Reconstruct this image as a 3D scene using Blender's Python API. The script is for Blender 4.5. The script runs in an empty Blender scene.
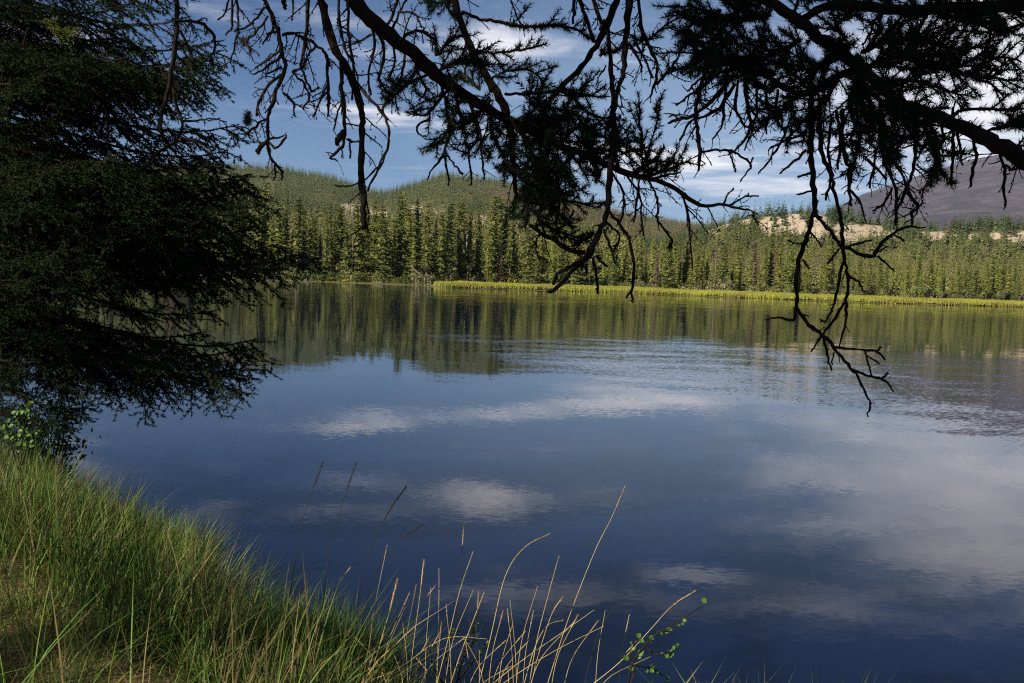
import bpy, math, random
import numpy as np
from mathutils import Matrix, Vector, Euler

R = math.radians
rng = np.random.default_rng(7)
random.seed(7)
sc = bpy.context.scene
COL = sc.collection

# ------------------------------------------------------------------ camera
CAM_Z = 2.4
FPX = 1000.0
cam_d = bpy.data.cameras.new('camera')
cam_d.sensor_width = 36.0
cam_d.lens = FPX / 1024.0 * 36.0
cam_d.clip_start = 0.05
cam_d.clip_end = 60000.0
cam = bpy.data.objects.new('camera', cam_d)
COL.objects.link(cam)
CAM_R = (Matrix.Rotation(R(90 - 3.78), 3, 'X') @ Matrix.Rotation(R(2.0), 3, 'Z'))
cam.matrix_world = Matrix.Translation((0, 0, CAM_Z)) @ CAM_R.to_4x4()
sc.camera = cam
CR = np.array(CAM_R)

def ray(px, py):
    v = CR @ np.array([(px - 512.0) / FPX, -(py - 341.5) / FPX, -1.0])
    return v / np.linalg.norm(v)

def at(px, py, d):
    """World point seen at a pixel, at depth Y = d."""
    v = ray(px, py)
    return np.array([0, 0, CAM_Z]) + v * (d / v[1])

# ------------------------------------------------------------------ sun, sky, exposure
SUN = np.array([-0.70, -0.55, 0.52]); SUN /= np.linalg.norm(SUN)
sun_d = bpy.data.lights.new('sun', 'SUN')
sun_d.energy = 5.0
sun_d.angle = R(0.53)
sun_d.color = (1.0, 0.90, 0.74)
sun = bpy.data.objects.new('sun', sun_d)
COL.objects.link(sun)
sun.rotation_euler = Vector(-SUN).to_track_quat('-Z', 'Y').to_euler()

world = bpy.data.worlds.new('World')
sc.world = world
world.use_nodes = True
sc.view_settings.view_transform = 'Standard'
sc.view_settings.look = 'None'
sc.view_settings.gamma = 1.0
sc.view_settings.use_curve_mapping = False
sc.view_settings.exposure = 0.78
SKY_STRENGTH = 0.05

class NT:
    """Small helper round a node tree."""
    def __init__(s, tree): s.t = tree; s.n = tree.nodes; s.l = tree.links
    def add(s, typ, **kw):
        n = s.n.new(typ)
        for k, v in kw.items(): setattr(n, k, v)
        return n
    def _set(s, sock, v):
        if hasattr(v, 'is_output'): s.l.new(v, sock)
        else: sock.default_value = v
    def math(s, op, a, b=0.0, c=None, clamp=False):
        n = s.add('ShaderNodeMath', operation=op, use_clamp=clamp)
        s._set(n.inputs[0], a); s._set(n.inputs[1], b)
        if c is not None: s._set(n.inputs[2], c)
        return n.outputs[0]
    def vmath(s, op, a, b=(0, 0, 0)):
        n = s.add('ShaderNodeVectorMath', operation=op)
        s._set(n.inputs[0], a); s._set(n.inputs[1], b)
        return n.outputs[0]
    def xyz(s, v):
        n = s.add('ShaderNodeSeparateXYZ'); s._set(n.inputs[0], v); return n.outputs
    def comb(s, x, y, z):
        n = s.add('ShaderNodeCombineXYZ')
        for i, v in enumerate((x, y, z)): s._set(n.inputs[i], v)
        return n.outputs[0]
    def noise(s, vec, scale, detail=4.0, rough=0.5, dist=0.0):
        n = s.add('ShaderNodeTexNoise')
        if vec is not None: s._set(n.inputs['Vector'], vec)
        n.inputs['Scale'].default_value = scale; n.inputs['Detail'].default_value = detail
        n.inputs['Roughness'].default_value = rough; n.inputs['Distortion'].default_value = dist
        return n
    def rmap(s, v, a, b, c, d, smooth=False):
        n = s.add('ShaderNodeMapRange')
        if smooth: n.interpolation_type = 'SMOOTHSTEP'
        s._set(n.inputs[0], v)
        for i, x in enumerate((a, b, c, d)): s._set(n.inputs[1 + i], x)
        return n.outputs[0]
    def mix(s, f, a, b, typ='MIX'):
        n = s.add('ShaderNodeMix', data_type='RGBA', blend_type=typ)
        s._set(n.inputs[0], f); s._set(n.inputs[6], a); s._set(n.inputs[7], b)
        return n.outputs[2]

W = NT(world.node_tree)
W.n.clear()
sky = W.add('ShaderNodeTexSky', sky_type='NISHITA', sun_disc=False)
sky.sun_elevation = math.asin(SUN[2])
sky.sun_rotation = math.atan2(SUN[0], SUN[1])
sky.altitude = 2200.0
sky.air_density = 1.0
sky.dust_density = 0.4
sky.ozone_density = 2.5
tc = W.add('ShaderNodeTexCoord')
dx, dy, dz = W.xyz(tc.outputs['Generated'])
az = W.math('ARCTAN2', dx, dy)
el = W.math('ARCSINE', dz)
# ragged cloud field on a high layer, seen in perspective
zc = W.math('ADD', W.math('MAXIMUM', dz, 0.0), 0.06)
cu = W.math('DIVIDE', dx, zc); cv = W.math('DIVIDE', dy, zc)
cvec = W.comb(W.math('MULTIPLY', cu, 0.62), W.math('MULTIPLY', cv, 1.0), 0.0)
n1 = W.noise(cvec, 1.1, 8.0, 0.62, 0.35).outputs[0]
n2 = W.noise(cvec, 3.7, 7.0, 0.68, 0.6).outputs[0]
fb = W.math('ADD', W.math('MULTIPLY', n1, 0.55), W.math('MULTIPLY', n2, 0.45))
# (photo pixel, mirrored in water?, half width px, half height px, weight)
CLOUDS = [(500, 46, 0, 50, 20, 1.1), (640, 55, 0, 70, 12, .5), (402, 122, 0, 60, 9, .9),
          (655, 168, 0, 70, 12, 1.0), (770, 186, 0, 120, 13, .85),
          (1010, 85, 0, 180, 100, 1.25), (870, 150, 0, 90, 40, .65), (40, 55, 0, 60, 30, .7), (215, 12, 0, 40, 14, .6),
          (690, 577, 1, 60, 9, .9), (560, 600, 1, 160, 20, .5), (420, 480, 1, 120, 12, .25), (330, 515, 1, 130, 10, .4),
          (900, 485, 1, 130, 38, .95), (990, 560, 1, 130, 50, 1.15), (860, 600, 1, 120, 24, .7), (740, 455, 1, 100, 20, .45), (800, 540, 1, 70, 20, .5)]
CLOUDS += [(352 + 330 * t, 427 - 29 * t, 1, 46, 5 + 4 * t, 1.15 + .25 * t) for t in (0, .14, .28, .42, .56, .70, .84, 1)]
cm = None
for px, py, refl, hw, hh, wt in CLOUDS:
    v = ray(px, py)
    a0 = math.atan2(v[0], v[1]); e0 = math.asin(v[2]) * (-1 if refl else 1)
    q = W.math('ADD', W.math('POWER', W.math('ABSOLUTE', W.math('DIVIDE', W.math('SUBTRACT', az, a0), hw / FPX)), 2.0),
               W.math('POWER', W.math('ABSOLUTE', W.math('DIVIDE', W.math('SUBTRACT', el, e0), hh / FPX)), 2.0))
    g = W.math('MULTIPLY', W.math('EXPONENT', W.math('MULTIPLY', q, -0.7)), wt)
    g = W.math('MULTIPLY', g, 1.0)
    cm = g if cm is None else W.math('MAXIMUM', cm, g)
cov = W.math('ADD', W.math('MULTIPLY', cm, 0.50), W.math('MULTIPLY', W.math('SUBTRACT', fb, 0.5), 1.9))
high = W.rmap(el, 0.30, 0.7, 0.0, 0.16)
cov = W.math('ADD', cov, high)
cov = W.rmap(cov, 0.08, 0.80, 0.0, 0.95, True)
cov = W.math('MULTIPLY', cov, W.rmap(dz, 0.0, 0.05, 0.0, 1.0))
skyc = W.mix(1.0, sky.outputs[0], (0.42, 0.575, 0.80, 1), 'MULTIPLY')
veil = W.math('MULTIPLY', W.rmap(az, -.30, .12, 0.0, .52, True), W.rmap(el, .12, .36, 1.0, .08, True))
veil = W.math('MAXIMUM', veil, W.rmap(el, .04, .22, .30, 0.0, True))
skyc = W.mix(veil, skyc, (5.0, 6.6, 8.5, 1))
skyc = W.mix(cov, skyc, (13.4, 12.9, 13.2, 1))
bg = W.add('ShaderNodeBackground')
W.l.new(skyc, bg.inputs[0])
bg.inputs[1].default_value = SKY_STRENGTH
wo = W.add('ShaderNodeOutputWorld')
W.l.new(bg.outputs[0], wo.inputs[0])

sc.cycles.max_bounces = 6
sc.cycles.diffuse_bounces = 2
sc.cycles.glossy_bounces = 2
sc.cycles.transmission_bounces = 3
sc.cycles.transparent_max_bounces = 8
sc.cycles.volume_bounces = 0
sc.cycles.use_denoising = False
sc.cycles.use_adaptive_sampling = False
sc.cycles.filter_width = 1.15

# ------------------------------------------------------------------ mesh helpers
class MB:
    """Collects vertices, tris and quads; links them as ONE mesh object."""
    def __init__(s): s.v = []; s.f = []; s.m = []; s.c = []; s.n = 0
    def add(s, v, f, m=0, c=None):
        v = np.asarray(v, float); f = np.asarray(f, np.int64)
        if len(f) == 0: return
        s.v.append(v); s.f.append(f + s.n); s.m.append(m)
        s.c.append(np.broadcast_to(np.asarray((0.5, 0.5, 0.5) if c is None else c, float), (len(v), 3)))
        s.n += len(v)
    def mesh(s, name, mats, smooth=True, off=(0, 0, 0)):
        me = bpy.data.meshes.new(name)
        v = np.concatenate(s.v) - np.asarray(off, float)
        tot = [f.shape[1] for f in s.f]
        loops = np.concatenate([f.ravel() for f in s.f]).astype(np.int32)
        lt = np.concatenate([np.full(len(f), f.shape[1], np.int32) for f in s.f])
        ls = np.concatenate([[0], np.cumsum(lt)[:-1]]).astype(np.int32)
        mi = np.concatenate([np.full(len(f), m, np.int32) for f, m in zip(s.f, s.m)])
        me.vertices.add(len(v)); me.vertices.foreach_set('co', v.astype(np.float32).ravel())
        me.loops.add(len(loops)); me.loops.foreach_set('vertex_index', loops)
        me.polygons.add(len(lt)); me.polygons.foreach_set('loop_start', ls)
        try: me.polygons.foreach_set('loop_total', lt)
        except Exception: pass
        me.polygons.foreach_set('material_index', mi)
        me.polygons.foreach_set('use_smooth', np.full(len(lt), smooth))
        ca = me.attributes.new('col', 'FLOAT_COLOR', 'POINT')
        c = np.concatenate(s.c); c4 = np.ones((len(c), 4), np.float32); c4[:, :3] = c
        ca.data.foreach_set('color', c4.ravel())
        for m in mats: me.materials.append(m)
        me.update(calc_edges=True); me.validate()
        return me
    def build(s, name, mats, parent=None, smooth=True):
        off = (0, 0, 0) if parent is None else np.array(world_loc(parent))
        o = bpy.data.objects.new(name, s.mesh(name, mats if isinstance(mats, (list, tuple)) else [mats], smooth, off))
        COL.objects.link(o)
        if parent is not None: o.parent = parent
        return o

def world_loc(o):
    p = Vector((0, 0, 0))
    while o is not None:
        p += o.location; o = o.parent
    return p

def tag(o, label=None, cat=None, group=None, kind=None):
    if label: o['label'] = label
    if cat: o['category'] = cat
    if group: o['group'] = group
    if kind: o['kind'] = kind
    return o

def empty(name, loc, label, cat, group=None):
    o = bpy.data.objects.new(name, None)
    COL.objects.link(o)
    o.location = loc
    o.empty_display_size = 0.2
    return tag(o, label, cat, group)

def nrm(v):
    v = np.asarray(v, float)
    return v / (np.linalg.norm(v, axis=-1, keepdims=True) + 1e-12)

def smooth_path(P, k=4):
    """Catmull-Rom through the rows of P (any columns)."""
    P = np.asarray(P, float)
    if len(P) < 3: 
        t = np.linspace(0, 1, k + 1)[:, None]
        return P[0] * (1 - t) + P[-1] * t
    Q = np.vstack([2 * P[0] - P[1], P, 2 * P[-1] - P[-2]])
    out = []
    t = np.linspace(0, 1, k, endpoint=False)[:, None]
    for i in range(1, len(Q) - 2):
        a, b, c, d = Q[i - 1], Q[i], Q[i + 1], Q[i + 2]
        out.append(0.5 * (2 * b + (c - a) * t + (2 * a - 5 * b + 4 * c - d) * t * t + (3 * b - a - 3 * c + d) * t ** 3))
    out.append(P[-1:])
    return np.vstack(out)

def tube(mb, P, r, k=6, m=0, c=None, cap=True):
    P = np.asarray(P, float); n = len(P)
    r = np.broadcast_to(np.asarray(r, float), (n,))
    T = np.gradient(P, axis=0); T = nrm(T)
    ref = np.array([0.0, 0, 1]) if abs(T[0][2]) < 0.9 else np.array([1.0, 0, 0])
    u = nrm(np.cross(T[0], ref))
    U = np.zeros_like(P)
    for i in range(n):
        u = u - T[i] * np.dot(u, T[i]); u = u / (np.linalg.norm(u) + 1e-12); U[i] = u
    V = np.cross(T, U)
    a = np.arange(k) * 2 * math.pi / k
    ring = (P[:, None, :] + r[:, None, None] * (np.cos(a)[None, :, None] * U[:, None, :] + np.sin(a)[None, :, None] * V[:, None, :]))
    v = ring.reshape(-1, 3)
    i, j = np.meshgrid(np.arange(n - 1), np.arange(k), indexing='ij')
    j2 = (j + 1) % k
    f = np.stack([i * k + j, i * k + j2, (i + 1) * k + j2, (i + 1) * k + j], -1).reshape(-1, 4)
    mb.add(v, f, m, c)
    if cap:
        e = np.arange(k)
        vv = np.vstack([ring[-1], P[-1] + T[-1] * r[-1] * 0.6])
        mb.add(vv, np.stack([e, (e + 1) % k, np.full(k, k)], -1), m, c)
        vv = np.vstack([ring[0], P[0] - T[0] * r[0] * 0.6])
        mb.add(vv, np.stack([(e + 1) % k, e, np.full(k, k)], -1), m, c)

def needles(mb, A, B, per_m, length, width, m=0, col=None, spread=0.85, fwd=0.55):
    """Needles round straight shoots A->B (N,3), as slim triangles pointing outwards and forwards."""
    A = np.asarray(A, float); B = np.asarray(B, float)
    L = np.linalg.norm(B - A, axis=1)
    cnt = np.maximum(2, (L * per_m).astype(int))
    idx = np.repeat(np.arange(len(A)), cnt); N = len(idx)
    t = rng.random(N)[:, None]
    T = nrm(B - A)[idx]
    base = A[idx] * (1 - t) + B[idx] * t
    rnd = rng.normal(size=(N, 3))
    perp = nrm(rnd - T * np.sum(rnd * T, 1, keepdims=True))
    f = (fwd + 0.5 * t ** 3) + rng.normal(scale=.12, size=(N, 1))
    d = nrm(T * f + perp * spread + np.array([0, 0, .12]))
    w = nrm(np.cross(d, rng.normal(size=(N, 3)))) * (width / 2)
    ln = length * rng.uniform(.7, 1.15, (N, 1))
    v = np.stack([base - w, base + w, base + d * ln], 1).reshape(-1, 3)
    fidx = np.arange(N * 3).reshape(-1, 3)
    if col is None: c = None
    else:
        c = np.repeat(np.asarray(col, float)[None, :] * rng.uniform(.75, 1.25, (N, 1)), 3, axis=0)
    mb.add(v, fidx, m, c)

def make_vnoise(seed):
    g = np.random.default_rng(seed); tb = g.random((256, 256))
    def f(x, y):
        x = np.asarray(x, float); y = np.asarray(y, float)
        xi = np.floor(x).astype(int); yi = np.floor(y).astype(int)
        fx = x - xi; fy = y - yi
        fx = fx * fx * (3 - 2 * fx); fy = fy * fy * (3 - 2 * fy)
        a = tb[xi % 256, yi % 256]; b = tb[(xi + 1) % 256, yi % 256]
        c = tb[xi % 256, (yi + 1) % 256]; d = tb[(xi + 1) % 256, (yi + 1) % 256]
        return (a * (1 - fx) + b * fx) * (1 - fy) + (c * (1 - fx) + d * fx) * fy
    return f
vn1 = make_vnoise(1); vn2 = make_vnoise(2)
def fbm(x, y, o=4):
    s = 0; a = 0.5
    for i in range(o):
        s = s + a * vn1(x * 2 ** i + 17.3 * i, y * 2 ** i - 9.1 * i); a *= 0.5
    return s / (1 - 0.5 ** o)
def sstep(x, a, b):
    t = np.clip((x - a) / (b - a), 0, 1); return t * t * (3 - 2 * t)

# ------------------------------------------------------------------ materials
def new_mat(name):
    m = bpy.data.materials.new(name); m.use_nodes = True
    t = NT(m.node_tree); t.n.clear()
    out = t.add('ShaderNodeOutputMaterial')
    return m, t, out

def mat_plain(name, c1, c2, scale=8.0, rough=0.85, spec=0.2, use_col=False, transl=0.0, bump=0.0, stretch=None, objrand=0.0):
    """Two tones mixed by noise; optionally multiplied by the per-plant colour attribute; optional leaf translucency."""
    m, t, out = new_mat(name)
    co = t.add('ShaderNodeTexCoord').outputs['Object']
    if stretch: co = t.vmath('MULTIPLY', co, stretch)
    nz = t.noise(co, scale, 5.0, 0.6).outputs[0]
    f = t.rmap(nz, 0.35, 0.65, 0.0, 1.0)
    c = t.mix(f, (*c1, 1), (*c2, 1))
    if use_col:
        at_ = t.add('ShaderNodeAttribute', attribute_name='col')
        c = t.mix(1.0, c, at_.outputs['Color'], 'MULTIPLY')
    if objrand:
        oi = t.add('ShaderNodeObjectInfo')
        c = t.mix(1.0, c, t.comb(*(t.rmap(oi.outputs['Random'], 0, 1, 1 - objrand * k, 1 + objrand * k) for k in (1.1, .9, .5))), 'MULTIPLY')
    p = t.add('ShaderNodeBsdfPrincipled')
    t.l.new(c, p.inputs['Base Color'])
    p.inputs['Roughness'].default_value = rough
    p.inputs['Specular IOR Level'].default_value = spec
    if bump:
        b = t.add('ShaderNodeBump'); b.inputs['Strength'].default_value = bump; b.inputs['Distance'].default_value = 0.01
        t.l.new(nz, b.inputs['Height']); t.l.new(b.outputs[0], p.inputs['Normal'])
    sh = p.outputs[0]
    if transl:
        tr = t.add('ShaderNodeBsdfTranslucent')
        t.l.new(c, tr.inputs[0])
        mx = t.add('ShaderNodeMixShader'); mx.inputs[0].default_value = transl
        t.l.new(p.outputs[0], mx.inputs[1]); t.l.new(tr.outputs[0], mx.inputs[2]); sh = mx.outputs[0]
    t.l.new(sh, out.inputs[0])
    return m

M = {}
M['bark'] = mat_plain('bark', (.010, .007, .006), (.034, .023, .016), 14, .95, .1, bump=.8, stretch=(1, 1, .35))
M['twig'] = mat_plain('twig_bark', (.010, .008, .007), (.030, .021, .016), 60, .95, .1)
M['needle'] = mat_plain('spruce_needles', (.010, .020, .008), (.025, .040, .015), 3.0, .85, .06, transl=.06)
M['needle_near'] = mat_plain('fir_needles', (.010, .022, .010), (.020, .036, .016), 5.0, .8, .08, transl=.08)
M['needle_sun_tint'] = mat_plain('sun_tinted_needles', (.10, .13, .02), (.16, .17, .03), 5.0, .6, .25, transl=.2)  # sunlit tone of the spruce needles put into the base colour
M['far_wood'] = mat_plain('far_trunk', (.10, .075, .055), (.17, .14, .11), 3, .95, .1)
M['grass'] = mat_plain('grass_blades', (.85, .85, .85), (1.15, 1.15, 1.15), 1.3, .55, .25, use_col=True, transl=.3)
M['straw'] = mat_plain('dry_straw', (.44, .33, .12), (.58, .46, .20), 20, .7, .2, use_col=False, transl=.15)
M['straw_head'] = mat_plain('seed_head', (.34, .235, .10), (.46, .34, .16), 60, .85, .1, transl=.1)
M['dark_stem'] = mat_plain('dark_stem', (.018, .022, .014), (.035, .036, .022), 20, .8, .1)
M['leaf'] = mat_plain('green_leaf', (.07, .15, .025), (.12, .22, .04), 12, .5, .3, transl=.35)
M['leaf_dark'] = mat_plain('willow_leaf', (.028, .055, .018), (.05, .085, .026), 9, .5, .3, transl=.25)
M['reed'] = mat_plain('sedge', (.9, .9, .9), (1.1, 1.1, 1.1), .05, .7, .15, use_col=True, transl=.25)
M['forest'] = mat_plain('far_forest', (.85, .85, .85), (1.15, 1.15, 1.15), .02, .85, .1, use_col=True)
FT = {}
M['pole'] = mat_plain('weathered_pole', (.30, .28, .25), (.42, .40, .36), 3, .9, .1)
FT['dark'] = mat_plain('spruce_dark', (.055, .072, .020), (.120, .130, .034), .45, .8, .1, objrand=.22)
FT['olive'] = mat_plain('spruce_olive', (.072, .088, .022), (.140, .144, .036), .5, .8, .1, objrand=.2)
FT['pale'] = mat_plain('spruce_pale', (.105, .135, .028), (.175, .188, .042), .6, .8, .1, objrand=.15)
FT['red'] = mat_plain('spruce_dead', (.12, .080, .052), (.185, .13, .09), .6, .9, .1, objrand=.15)
FT['grey'] = mat_plain('snag_wood', (.10, .085, .07), (.17, .15, .125), .6, .9, .1, objrand=.15)
FT['bush'] = mat_plain('shore_bush', (.11, .12, .045), (.21, .20, .10), 1.5, .8, .1, objrand=.2)
FT['yellow'] = mat_plain('shore_bush_yellow', (.20, .20, .03), (.27, .26, .05), 1.5, .8, .1)

# water: dark body, mirror surface whose small slopes change from calm to wind-ruffled patches
def mat_water():
    m, t, out = new_mat('lake_water')
    geo = t.add('ShaderNodeNewGeometry')
    pos = geo.outputs['Position']
    x, y, z = t.xyz(pos)
    warp = t.noise(t.vmath('MULTIPLY', pos, (.25, .25, 0)), 1.0, 3.0).outputs[0]
    wv = t.math('MULTIPLY', t.math('SUBTRACT', warp, .5), 7.0)
    l1 = t.math('SUBTRACT', t.math('ADD', y, wv), t.math('SUBTRACT', 25.5, t.math('MULTIPLY', x, 1.25)))
    l2 = t.math('SUBTRACT', t.math('ADD', y, wv), t.math('SUBTRACT', 26.5, t.math('MULTIPLY', x, 2.8)))
    inner = t.rmap(t.math('MINIMUM', l1, l2), -2.0, 6.0, 0.0, 1.0, True)
    outer = t.rmap(t.math('ADD', t.math('ADD', y, t.math('MULTIPLY', x, .35)), wv), 36.0, 46.0, 1.0, 0.0, True)
    band = t.math('MULTIPLY', inner, outer)
    far = t.rmap(y, 30.0, 90.0, 0.0, 1.0, True)
    # thin arcs of breeze at the left
    streak = t.rmap(t.noise(t.vmath('MULTIPLY', pos, (.06, .35, 0)), 1.0, 3.0).outputs[0], .56, .70, 0.0, 1.0, True)
    amp = t.math('ADD', t.math('ADD', t.math('MULTIPLY', band, .024), t.math('MULTIPLY', far, .012)),
                 t.math('ADD', t.math('MULTIPLY', streak, .006), .0035))
    na = t.noise(t.vmath('MULTIPLY', pos, (1.5, 3.0, 1.0)), 6.5, 3.0, .6)
    nb = t.noise(t.vmath('MULTIPLY', pos, (.35, .8, 1.0)), 1.0, 3.0, .55)
    c = t.vmath('ADD', t.vmath('MULTIPLY', t.vmath('SUBTRACT', na.outputs[1], (.5, .5, .5)), (2.6, 5.0, 0)),
                t.vmath('MULTIPLY', t.vmath('SUBTRACT', nb.outputs[1], (.5, .5, .5)), (1.4, 2.6, 0)))
    sl = t.add('ShaderNodeVectorMath', operation='SCALE')
    t.l.new(c, sl.inputs[0]); t.l.new(amp, sl.inputs[3])
    nn = t.vmath('NORMALIZE', t.vmath('ADD', sl.outputs[0], (0, 0, 1)))
    p = t.add('ShaderNodeBsdfPrincipled')
    p.inputs['Base Color'].default_value = (.003, .007, .024, 1)
    p.inputs['Roughness'].default_value = 0.015
    p.inputs['IOR'].default_value = 1.333
    t.l.new(nn, p.inputs['Normal'])
    t.l.new(p.outputs[0], out.inputs[0])
    return m
M['water'] = mat_water()

def mat_bank():
    m, t, out = new_mat('bank_soil')
    pos = t.add('ShaderNodeNewGeometry').outputs['Position']
    a = t.noise(pos, 2.2, 6.0, .65).outputs[0]
    b = t.noise(pos, 34.0, 5.0, .7).outputs[0]
    c = t.mix(t.rmap(a, .40, .62, 0, 1), (.115, .070, .036, 1), (.060, .072, .022, 1))
    c = t.mix(t.rmap(b, .50, .68, 0, 1), c, (.19, .135, .075, 1))
    c = t.mix(t.rmap(b, .25, .42, .8, 0), c, (.022, .015, .010, 1))
    p = t.add('ShaderNodeBsdfPrincipled'); t.l.new(c, p.inputs['Base Color'])
    p.inputs['Roughness'].default_value = .95; p.inputs['Specular IOR Level'].default_value = .1
    bp = t.add('ShaderNodeBump'); bp.inputs['Strength'].default_value = 1.0; bp.inputs['Distance'].default_value = .03
    t.l.new(b, bp.inputs['Height']); t.l.new(bp.outputs[0], p.inputs['Normal'])
    t.l.new(p.outputs[0], out.inputs[0])
    return m
M['bank'] = mat_bank()

def mat_hills():
    m, t, out = new_mat('hill_ground')
    pos = t.add('ShaderNodeNewGeometry').outputs['Position']
    sand = t.add('ShaderNodeAttribute', attribute_name='col')
    r, g, b = t.xyz(sand.outputs['Color'])
    n = t.noise(pos, .035, 6.0, .6).outputs[0]
    nf = t.noise(pos, .35, 6.0, .65).outputs[0]
    base = t.mix(t.rmap(n, .35, .65, 0, 1), (.075, .080, .030, 1), (.13, .115, .055, 1))
    sc_ = t.mix(t.rmap(nf, .3, .7, 0, 1), (.37, .295, .21, 1), (.50, .42, .32, 1))
    sc_ = t.mix(t.rmap(n, .30, .5, .6, 0), sc_, (.22, .17, .10, 1))
    c = t.mix(t.rmap(t.math('ADD', r, t.math('MULTIPLY', t.math('SUBTRACT', nf, .5), .7)), .42, .55, 0, 1), base, sc_)
    mn = t.noise(t.vmath('MULTIPLY', pos, (1, 1, 1.6)), .0022, 9.0, .66, 1.2).outputs[0]
    mf = t.noise(pos, .020, 7.0, .75).outputs[0]
    mt = t.mix(t.rmap(mn, .43, .57, 0, 1), (.062, .052, .070, 1), (.105, .086, .102, 1))  # bluish tones carry part of the haze in the mountain's colour
    mt = t.mix(t.rmap(mf, .46, .66, 0, .9), mt, (.042, .040, .040, 1))
    mt = t.mix(t.rmap(mn, .64, .72, 0, .6), mt, (.20, .16, .14, 1))
    c = t.mix(g, c, mt)
    p = t.add('ShaderNodeBsdfPrincipled'); t.l.new(c, p.inputs['Base Color'])
    p.inputs['Roughness'].default_value = .95; p.inputs['Specular IOR Level'].default_value = .05
    t.l.new(p.outputs[0], out.inputs[0])
    return m
M['hills'] = mat_hills()

# ------------------------------------------------------------------ terrain across the lake
def px_of(X, Y): return 512 + 1000.0 * X / Y
def prof(px, tab):
    a = np.array(tab, float); return np.interp(px, a[:, 0], a[:, 1])
EL = [(-1500, 60), (-500, 85), (0, 92), (170, 96), (225, 97), (270, 98), (330, 89), (362, 78), (380, 76), (400, 83), (440, 97), (490, 93),
      (520, 88), (560, 77), (600, 68), (650, 62), (700, 56), (800, 50), (900, 44), (1100, 40), (2500, 30)]
EB = [(600, 0), (660, 34), (700, 53), (740, 65), (780, 72), (812, 72), (850, 65), (900, 59), (950, 61), (1024, 66), (1150, 74), (1600, 80), (2500, 60)]
EM = [(500, 10), (700, 20), (800, 58), (838, 84), (855, 93), (900, 110), (960, 131), (1024, 144), (1100, 160), (1250, 172), (1400, 150), (1700, 120), (2500, 90)]
def shore_y(px):
    return 168 + 20 * sstep(-px, -445, -425) + 5 * np.sin(px * .013)
def hill_z(X, Y):
    px = px_of(X, Y)
    s = Y - shore_y(px)
    z = -2.0 + 2.25 * sstep(s, -6, .5) + 0.25 * sstep(s, 0, 24) + 1.2 * sstep(s, 24, 60)
    n = fbm(X * .006, Y * .006) - .5; n2 = fbm(X * .03 + 9, Y * .03) - .5
    # far left hills
    YR = 1500.0
    zr = prof(px, EL) * YR / 1000
    t = np.clip((Y - 255) / (YR - 255), 0, 1)
    zl = zr * (0.25 * t + 0.75 * t ** 1.35) + n * 46 * t * (1 - t) * 2
    zl = np.where(Y > YR, zr * (1 - .45 * sstep(Y, YR, 3200)), zl)
    # sandy bluff at the right
    YB = 560.0
    zb = prof(px, EB) * YB / 1000
    q = np.clip((Y - 235) / (470 - 235), 0, 1)
    w = sstep(Y, 462 + n2 * 40, YB + n2 * 20)
    zbl = zb * (.40 * q ** 1.2) + zb * .60 * w + n2 * 4 * q
    wb = sstep(px, 600, 730)
    zz = np.maximum(zl * (1 - wb) + np.minimum(zl, zbl) * wb * 0 + zbl * wb * (Y < 3000), zl * sstep(Y, 700, 1500))
    # distant mountain
    YM = 6000.0
    zm = prof(px, EM) * YM / 1000
    tm = np.clip((Y - 2300) / (YM - 2300), 0, 1)
    rid = np.abs(fbm(X * .0011 + 3, Y * .0011, 5) - .5) * 2
    zmm = zm * tm ** 1.1 - rid * 150 * tm * (1 - tm) * 2
    zmm = np.where(Y > YM, zm * (1 - .5 * sstep(Y, YM, 9000)), zmm)
    return z + np.maximum(zz, zmm)

# sand patches (pixel x, pixel elevation above the horizon, half sizes)
SAND = [(703, 52, 18, 8), (722, 57, 6, 6), (738, 63, 8, 9), (766, 54, 13, 11), (790, 60, 10, 12), (812, 55, 10, 12), (842, 50, 15, 9), (866, 55, 9, 7), (884, 50, 6, 4), (928, 56, 12, 8), (948, 52, 5, 4), (988, 56, 5, 4),
        (1016, 55, 16, 7), (966, 55, 5, 4), (352, 55, 16, 12), (374, 52, 10, 8), (418, 60, 14, 5), (436, 58, 6, 4), (476, 52, 10, 6)]
def sand_mask(X, Y, Z):
    px = px_of(X, Y); e = (Z - CAM_Z) / Y * 1000 - np.where((px > 690) & (px < 895), 3.5, 0)
    s = np.zeros_like(px)
    for a, b, w, h in SAND:
        s = np.maximum(s, np.exp(-(((px - a) / (w * 1.1)) ** 2 + ((e - b) / (h * 1.1)) ** 2) * 0.9))
    far = np.where(px > 640, (Y > 430) & (Y < 640), (Y > 300) & (Y < 1200))
    return np.where(far, s * (.36 + 1.45 * fbm(X * .06 + 60, Y * .07)), 0)

us = np.concatenate([np.linspace(-1.7, -.62, 90, endpoint=False), np.linspace(-.62, .66, 860, endpoint=False), np.linspace(.66, 1.7, 90)])
ys = np.concatenate([np.linspace(150, 300, 60, endpoint=False), np.linspace(300, 620, 110, endpoint=False),
                     np.geomspace(620, 2400, 70, endpoint=False), np.geomspace(2400, 6800, 90)])
UU, YY = np.meshgrid(us, ys)
XX = UU * YY
ZZ = hill_z(XX, YY)
nu, ny = len(us), len(ys)
ii, jj = np.meshgrid(np.arange(ny - 1), np.arange(nu - 1), indexing='ij')
quads = np.stack([ii * nu + jj, ii * nu + jj + 1, (ii + 1) * nu + jj + 1, (ii + 1) * nu + jj], -1).reshape(-1, 4)
mb = MB()
colr = np.stack([sand_mask(XX, YY, ZZ).ravel(), sstep(YY, 2300, 3000).ravel(), np.zeros(nu * ny)], -1)
mb.add(np.stack([XX, YY, ZZ], -1).reshape(-1, 3), quads, 0, colr)
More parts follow.
